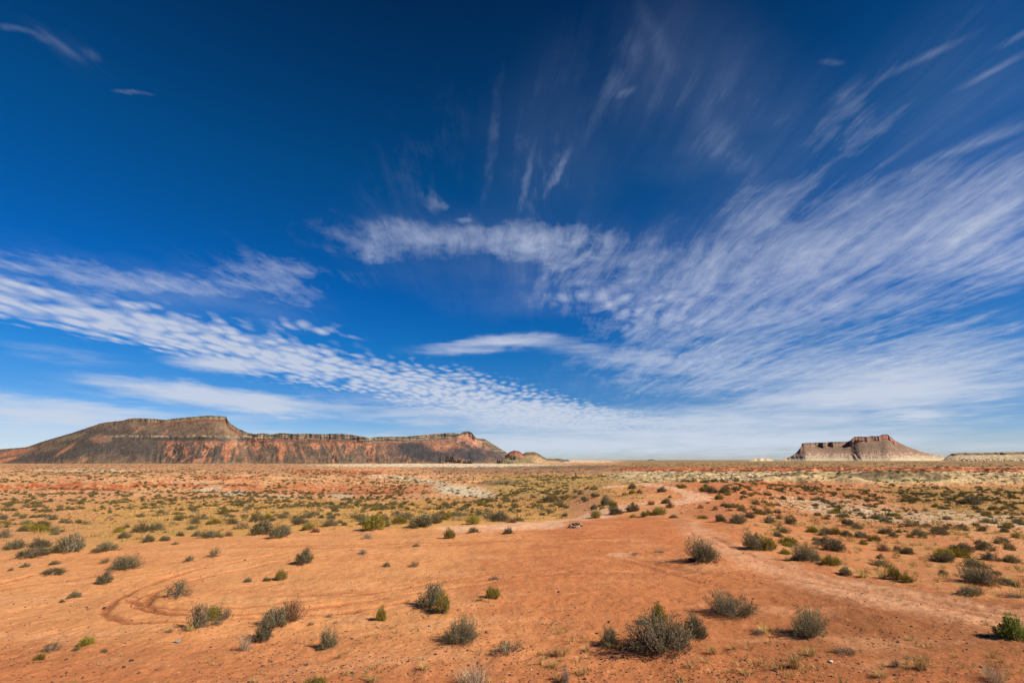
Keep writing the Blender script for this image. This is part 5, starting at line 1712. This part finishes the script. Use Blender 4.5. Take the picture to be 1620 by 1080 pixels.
# ------------------------------------------------------------------ stones
def stone_geo(seed, flat=0.6):
    rng = np.random.default_rng(seed)
    P = rng.normal(size=(26, 3))
    P /= np.linalg.norm(P, axis=1, keepdims=True)
    P *= rng.uniform(0.8, 1.0, (26, 1)) * np.array([0.5, 0.5 * rng.uniform(0.6, 1.0), 0.5 * flat])
    import bmesh
    bm = bmesh.new()
    for p in P:
        bm.verts.new(p)
    r = bmesh.ops.convex_hull(bm, input=bm.verts)
    bmesh.ops.delete(bm, geom=[e for e in r['geom_interior'] if isinstance(e, bmesh.types.BMVert)], context='VERTS')
    bmesh.ops.triangulate(bm, faces=bm.faces)
    bm.verts.index_update()
    V = np.array([v.co[:] for v in bm.verts])
    F = np.array([[v.index for v in f.verts] for f in bm.faces])
    bm.free()
    return V, F, rng.random(len(F))


def stone_material(name, c0, c1):
    m, T, b = new_mat(name, 0.9, 0.2)
    geo = T.node('ShaderNodeNewGeometry').outputs['Position']
    n = T.noise(geo, 9.0, 6.0, 0.65)
    T.l.new(T.mix(T.ramp(n, 0.35, 0.65), tuple(c0) + (1,), tuple(c1) + (1,)), b.inputs['Base Color'])
    bp = T.node('ShaderNodeBump')
    bp.inputs['Strength'].default_value = 0.5
    bp.inputs['Distance'].default_value = 0.02
    T.put(bp.inputs['Height'], T.noise(geo, 30.0, 5.0, 0.65))
    T.l.new(bp.outputs[0], b.inputs['Normal'])
    return m


M_st_dark = stone_material('dark_stone', (0.045, 0.032, 0.028), (0.10, 0.068, 0.055))
M_st_grey = stone_material('grey_stone', (0.20, 0.19, 0.18), (0.42, 0.40, 0.37))
M_st_char = stone_material('charred_stone', (0.02, 0.019, 0.019), (0.085, 0.078, 0.072))
M_st_pale = stone_material('pale_stone', (0.48, 0.38, 0.30), (0.66, 0.57, 0.48))
M_st_red = stone_material('red_clod', (0.24, 0.085, 0.04), (0.36, 0.14, 0.065))
SG = [stone_geo(600 + q, 0.55) for q in range(8)]


def put_stone(name, u, v, w, mat, label, group, flat=1.0, dz=0.0, g=None, xyz=None):
    x, y, z = xyz if xyz else px_ground(u, v, land_h)
    s = (y * math.cos(PITCH) + z * math.sin(PITCH)) / FPX * w
    V, F, t = SG[random.randrange(8)] if g is None else SG[g]
    o = mesh_np(name, V, F, mat)
    o.location = (x, y, z + CAMZ + s * 0.2 * flat + dz)
    o.scale = (s, s, s * flat)
    o.rotation_euler = (random.uniform(-.2, .2), random.uniform(-.2, .2), random.uniform(0, 6.28))
    tag(o, label, 'stone', group)
    return o


# the old fire ring on the rim of the pad: blackened and pale stones heaped in a low ring
RG = 'stones of the old fire ring on the sand pad'
for (u, v, w, mat, fl, dz, lab) in (
        (900.5, 834.5, 6.5, M_st_char, 0.9, 0.0, 'black stone at the left end of the fire ring'),
        (903.5, 834.0, 5.0, M_st_grey, 1.5, 0.02, 'pale upright stone beside the black left end of the fire ring'),
        (902.0, 831.5, 5.0, M_st_char, 0.8, 0.02, 'dark stone at the back left of the fire ring'),
        (907.0, 835.2, 7.5, M_st_char, 0.8, 0.0, 'black stone at the front middle of the fire ring'),
        (906.8, 831.0, 6.0, M_st_char, 0.9, 0.03, 'charred slab at the back middle of the fire ring'),
        (909.0, 829.8, 4.0, M_st_pale, 1.0, 0.05, 'small whitish stone on top at the back of the fire ring'),
        (911.2, 834.6, 7.0, M_st_grey, 0.9, 0.0, 'largest blue-grey stone at the front of the fire ring'),
        (912.5, 830.5, 8.0, M_st_char, 0.7, 0.04, 'long sooty stone slanting over the back of the fire ring'),
        (916.0, 829.8, 5.5, M_st_char, 0.9, 0.0, 'sooty stone at the back right of the fire ring'),
        (915.8, 833.4, 5.5, M_st_pale, 0.9, 0.0, 'whitish stone at the right front of the fire ring'),
        (919.5, 832.6, 6.0, M_st_char, 0.7, 0.0, 'black stone at the right end of the fire ring'),
        (918.5, 830.6, 3.5, M_st_pale, 1.0, 0.02, 'small pale stone at the right back of the fire ring')):
    put_stone('stone', u, v, w * 1.1, mat, lab, RG, fl, dz)

LG = 'larger loose stones on the sand'
for (u, v, w, mat, fl, lab) in (
        (1096, 887, 15, M_st_char, 0.8, 'dark rounded stone at the left foot of the big lone sagebrush'),
        (485, 1053, 8, M_st_dark, 0.8, 'dark oval stone largest among the black gravel at the lower left'),
        (963, 984, 6, M_st_dark, 0.7, 'dark stone alone on sand left of the yellow-topped shrub'),
        (1078, 1077, 8, M_st_char, 1.0, 'black stone at the bottom edge below the largest sagebrush'),
        (926, 1074, 7, M_st_dark, 0.6, 'dark flat stone at the bottom edge right of the brown tuft'),
        (884, 936, 4.5, M_st_dark, 0.7, 'dark stone in the middle of the sand pad'),
        (881, 931, 3.5, M_st_dark, 0.7, 'smaller dark stone just behind the one in the middle of the pad'),
        (910, 961, 3.5, M_st_dark, 0.7, 'small dark stone on the sand left of the large shrubs'),
        (840, 1060, 4.5, M_st_pale, 0.8, 'small white stone near the bottom left of the brown tuft'),
        (893, 1055, 9, M_st_dark, 0.5, 'dark flat stone over the brown tuft at the bottom edge'),
        (970, 1040, 8, M_st_dark, 0.5, 'dark flat stone below the small brushy shrub'),
        (1314, 1047, 9, M_st_pale, 0.7, 'pale stone on red sand left of the ragged dead shrub'),
        (1226, 1062, 12, M_st_dark, 0.4, 'flat dark bark-like slab near the bottom right'),
        (1338, 1015, 3.5, M_st_pale, 0.8, 'small white stone beside the trail right of the dome-shaped sagebrush'),
        (1470, 1010, 4, M_st_dark, 0.7, 'dark stone left of a pair on the red trail'),
        (1481, 1014, 3.5, M_st_dark, 0.7, 'dark stone right of a pair on the red trail'),
        (1530, 1027, 4, M_st_dark, 0.7, 'dark stone low on the red trail toward the corner'),
        (208, 1046, 8, M_st_dark, 0.8, 'dark clod left of the straggling shrubs at the lower left'),
        (196, 1056, 6, M_st_dark, 0.8, 'dark stone below the dark clod at the lower left'),
        (281, 1015, 14, M_st_grey, 0.25, 'thin grey slab lying under the open sagebrush clump'),
        (680, 990, 8, M_st_grey, 0.5, 'grey stone on sand right of the small round yellow bush')):
    put_stone('stone', u, v, w * 1.05, mat, lab, LG, fl)

# dark gravel strewn over the sand (thousands: one mass)
rng, qx, qy, qz, qu, qv = scatter_field(60000, 123, 8.5, 30)
n = fbm(qx * 0.45, qy * 0.45, 3, 351)
dens = np.clip(0.06 + 0.75 * np.maximum(n, 0) ** 1.3, 0, 1)
for (cu, cv, ru, rv, s) in ((440, 1060, 90, 30, 0.9), (330, 1075, 60, 12, .8), (620, 1010, 160, 60, 0.22), (860, 1010, 120, 60, 0.25), (1080, 1065, 200, 20, 0.5), (1300, 1060, 260, 30, 0.35), (1000, 890, 120, 40, 0.25), (720, 1050, 180, 30, 0.5), (1150, 900, 90, 22, 0.5), (820, 905, 60, 20, .25), (640, 905, 80, 16, .2), (1420, 960, 200, 40, 0.12), (180, 1040, 160, 30, .12)):
    dens += s * np.exp(-ell(qu, qv, cu, cv, ru, rv) ** 2)
dens *= np.where(qv < 900, 0.4, 1.0)
k = (rng.random(len(qx)) < dens * 0.42) & (qv > sand_edge(qu) - 30)
qx, qy, qz = qx[k], qy[k], qz[k]
gz2 = base_h(qx, qy) + relief(qx, qy) + hummocks(qx, qy)
sz_ = np.exp(rng.normal(math.log(0.026), 0.42, len(qx)))
for nm, mt, sel, lab in (('gravel', M_st_dark, rng.random(len(qx)) < 0.62, 'small dark stones strewn over the sand'), ('clods', M_st_red, None, 'small rusty clods of soil strewn over the sand')):
    sel = sel if sel is not None else ~prev
    prev = sel
    V, F, t = merge(SG, rng.integers(0, 8, sel.sum()), qx[sel], qy[sel], gz2[sel] + CAMZ + 0.004, sz_[sel] * (1 if nm == 'gravel' else 1.3), sz_[sel] * 1.0, rng.uniform(0, 6.28, sel.sum()), np.zeros(sel.sum()))
    o = mesh_np(nm, V, F, mt)
    tag(o, lab, 'gravel', kind='stuff')


# ------------------------------------------------------------------ dark rock teeth at the foot of the long mesa
def spire(u, v, wpx, hpx, n, seed, label):
    Y = 1950.0
    s = Y / FPX * math.cos(PITCH)
    rng = np.random.default_rng(seed)
    base = t_of_v(v) * Y
    Vs, Fs = [], []
    off = 0
    for k in range(n):
        cx = azt(u) * Y + (k / max(n - 1, 1) - 0.5) * wpx * s * 0.8
        hh = hpx * s * rng.uniform(0.5, 1.0)
        ww = wpx * s / n * rng.uniform(0.5, 0.9)
        rings = []
        tw = rng.normal(size=2) * ww * 0.4
        for j, f in enumerate(np.linspace(0, 1, 6)):
            ang = np.linspace(0, 2 * math.pi, 8)[:-1] + rng.uniform(0, 0.5)
            rad = ww * (1 - f * 0.8) * rng.uniform(0.7, 1.2, 7)
            rings.append(np.stack([cx + tw[0] * f + np.cos(ang) * rad, Y + tw[1] * f + np.sin(ang) * rad * 1.2, np.full(7, base - 6 + f * (hh + 6)) + rng.normal(size=7) * hh * 0.04], 1))
        R = np.concatenate(rings + [[[cx + tw[0], Y + tw[1], base + hh * 1.02]]])
        i = np.arange(42).reshape(6, 7)
        F = np.stack([i[:-1], np.roll(i, -1, 1)[:-1], np.roll(i, -1, 1)[1:], i[1:]], -1).reshape(-1, 4)
        F3 = np.stack([i[5], np.roll(i[5], -1), np.full(7, 42), np.full(7, 42)], -1)
        Fs.append(np.concatenate([F, F3]) + off)
        Vs.append(R)
        off += 43
    V = np.concatenate(Vs)
    V[:, 2] += CAMZ
    F = np.concatenate(Fs)
    q, tri = F[F[:, 2] != F[:, 3]], F[F[:, 2] == F[:, 3]][:, :3]
    o = mesh_np('rock_outcrop', V, [q, tri], M_rock, col=np.tile(np.array([[0.045, 0.04, 0.036]]), (len(V), 1)))
    tag(o, label, 'rock outcrop', 'dark rock teeth at the foot of the long mesa')


spire(711, 728, 12, 9, 4, 1, 'tallest dark rock teeth at the foot of the long mesa, leftmost cluster')
spire(724, 729.5, 12, 5, 5, 2, 'low dark rock teeth just right of the tallest cluster')
spire(739, 730.5, 14, 3, 4, 3, 'lowest dark rock bumps between the tooth clusters')
spire(790, 732, 9, 7, 4, 4, 'dark blocky rock teeth before the end of the long mesa')
spire(811, 724, 9, 5, 4, 5, 'dark jagged rock crest under the small reddish knob')
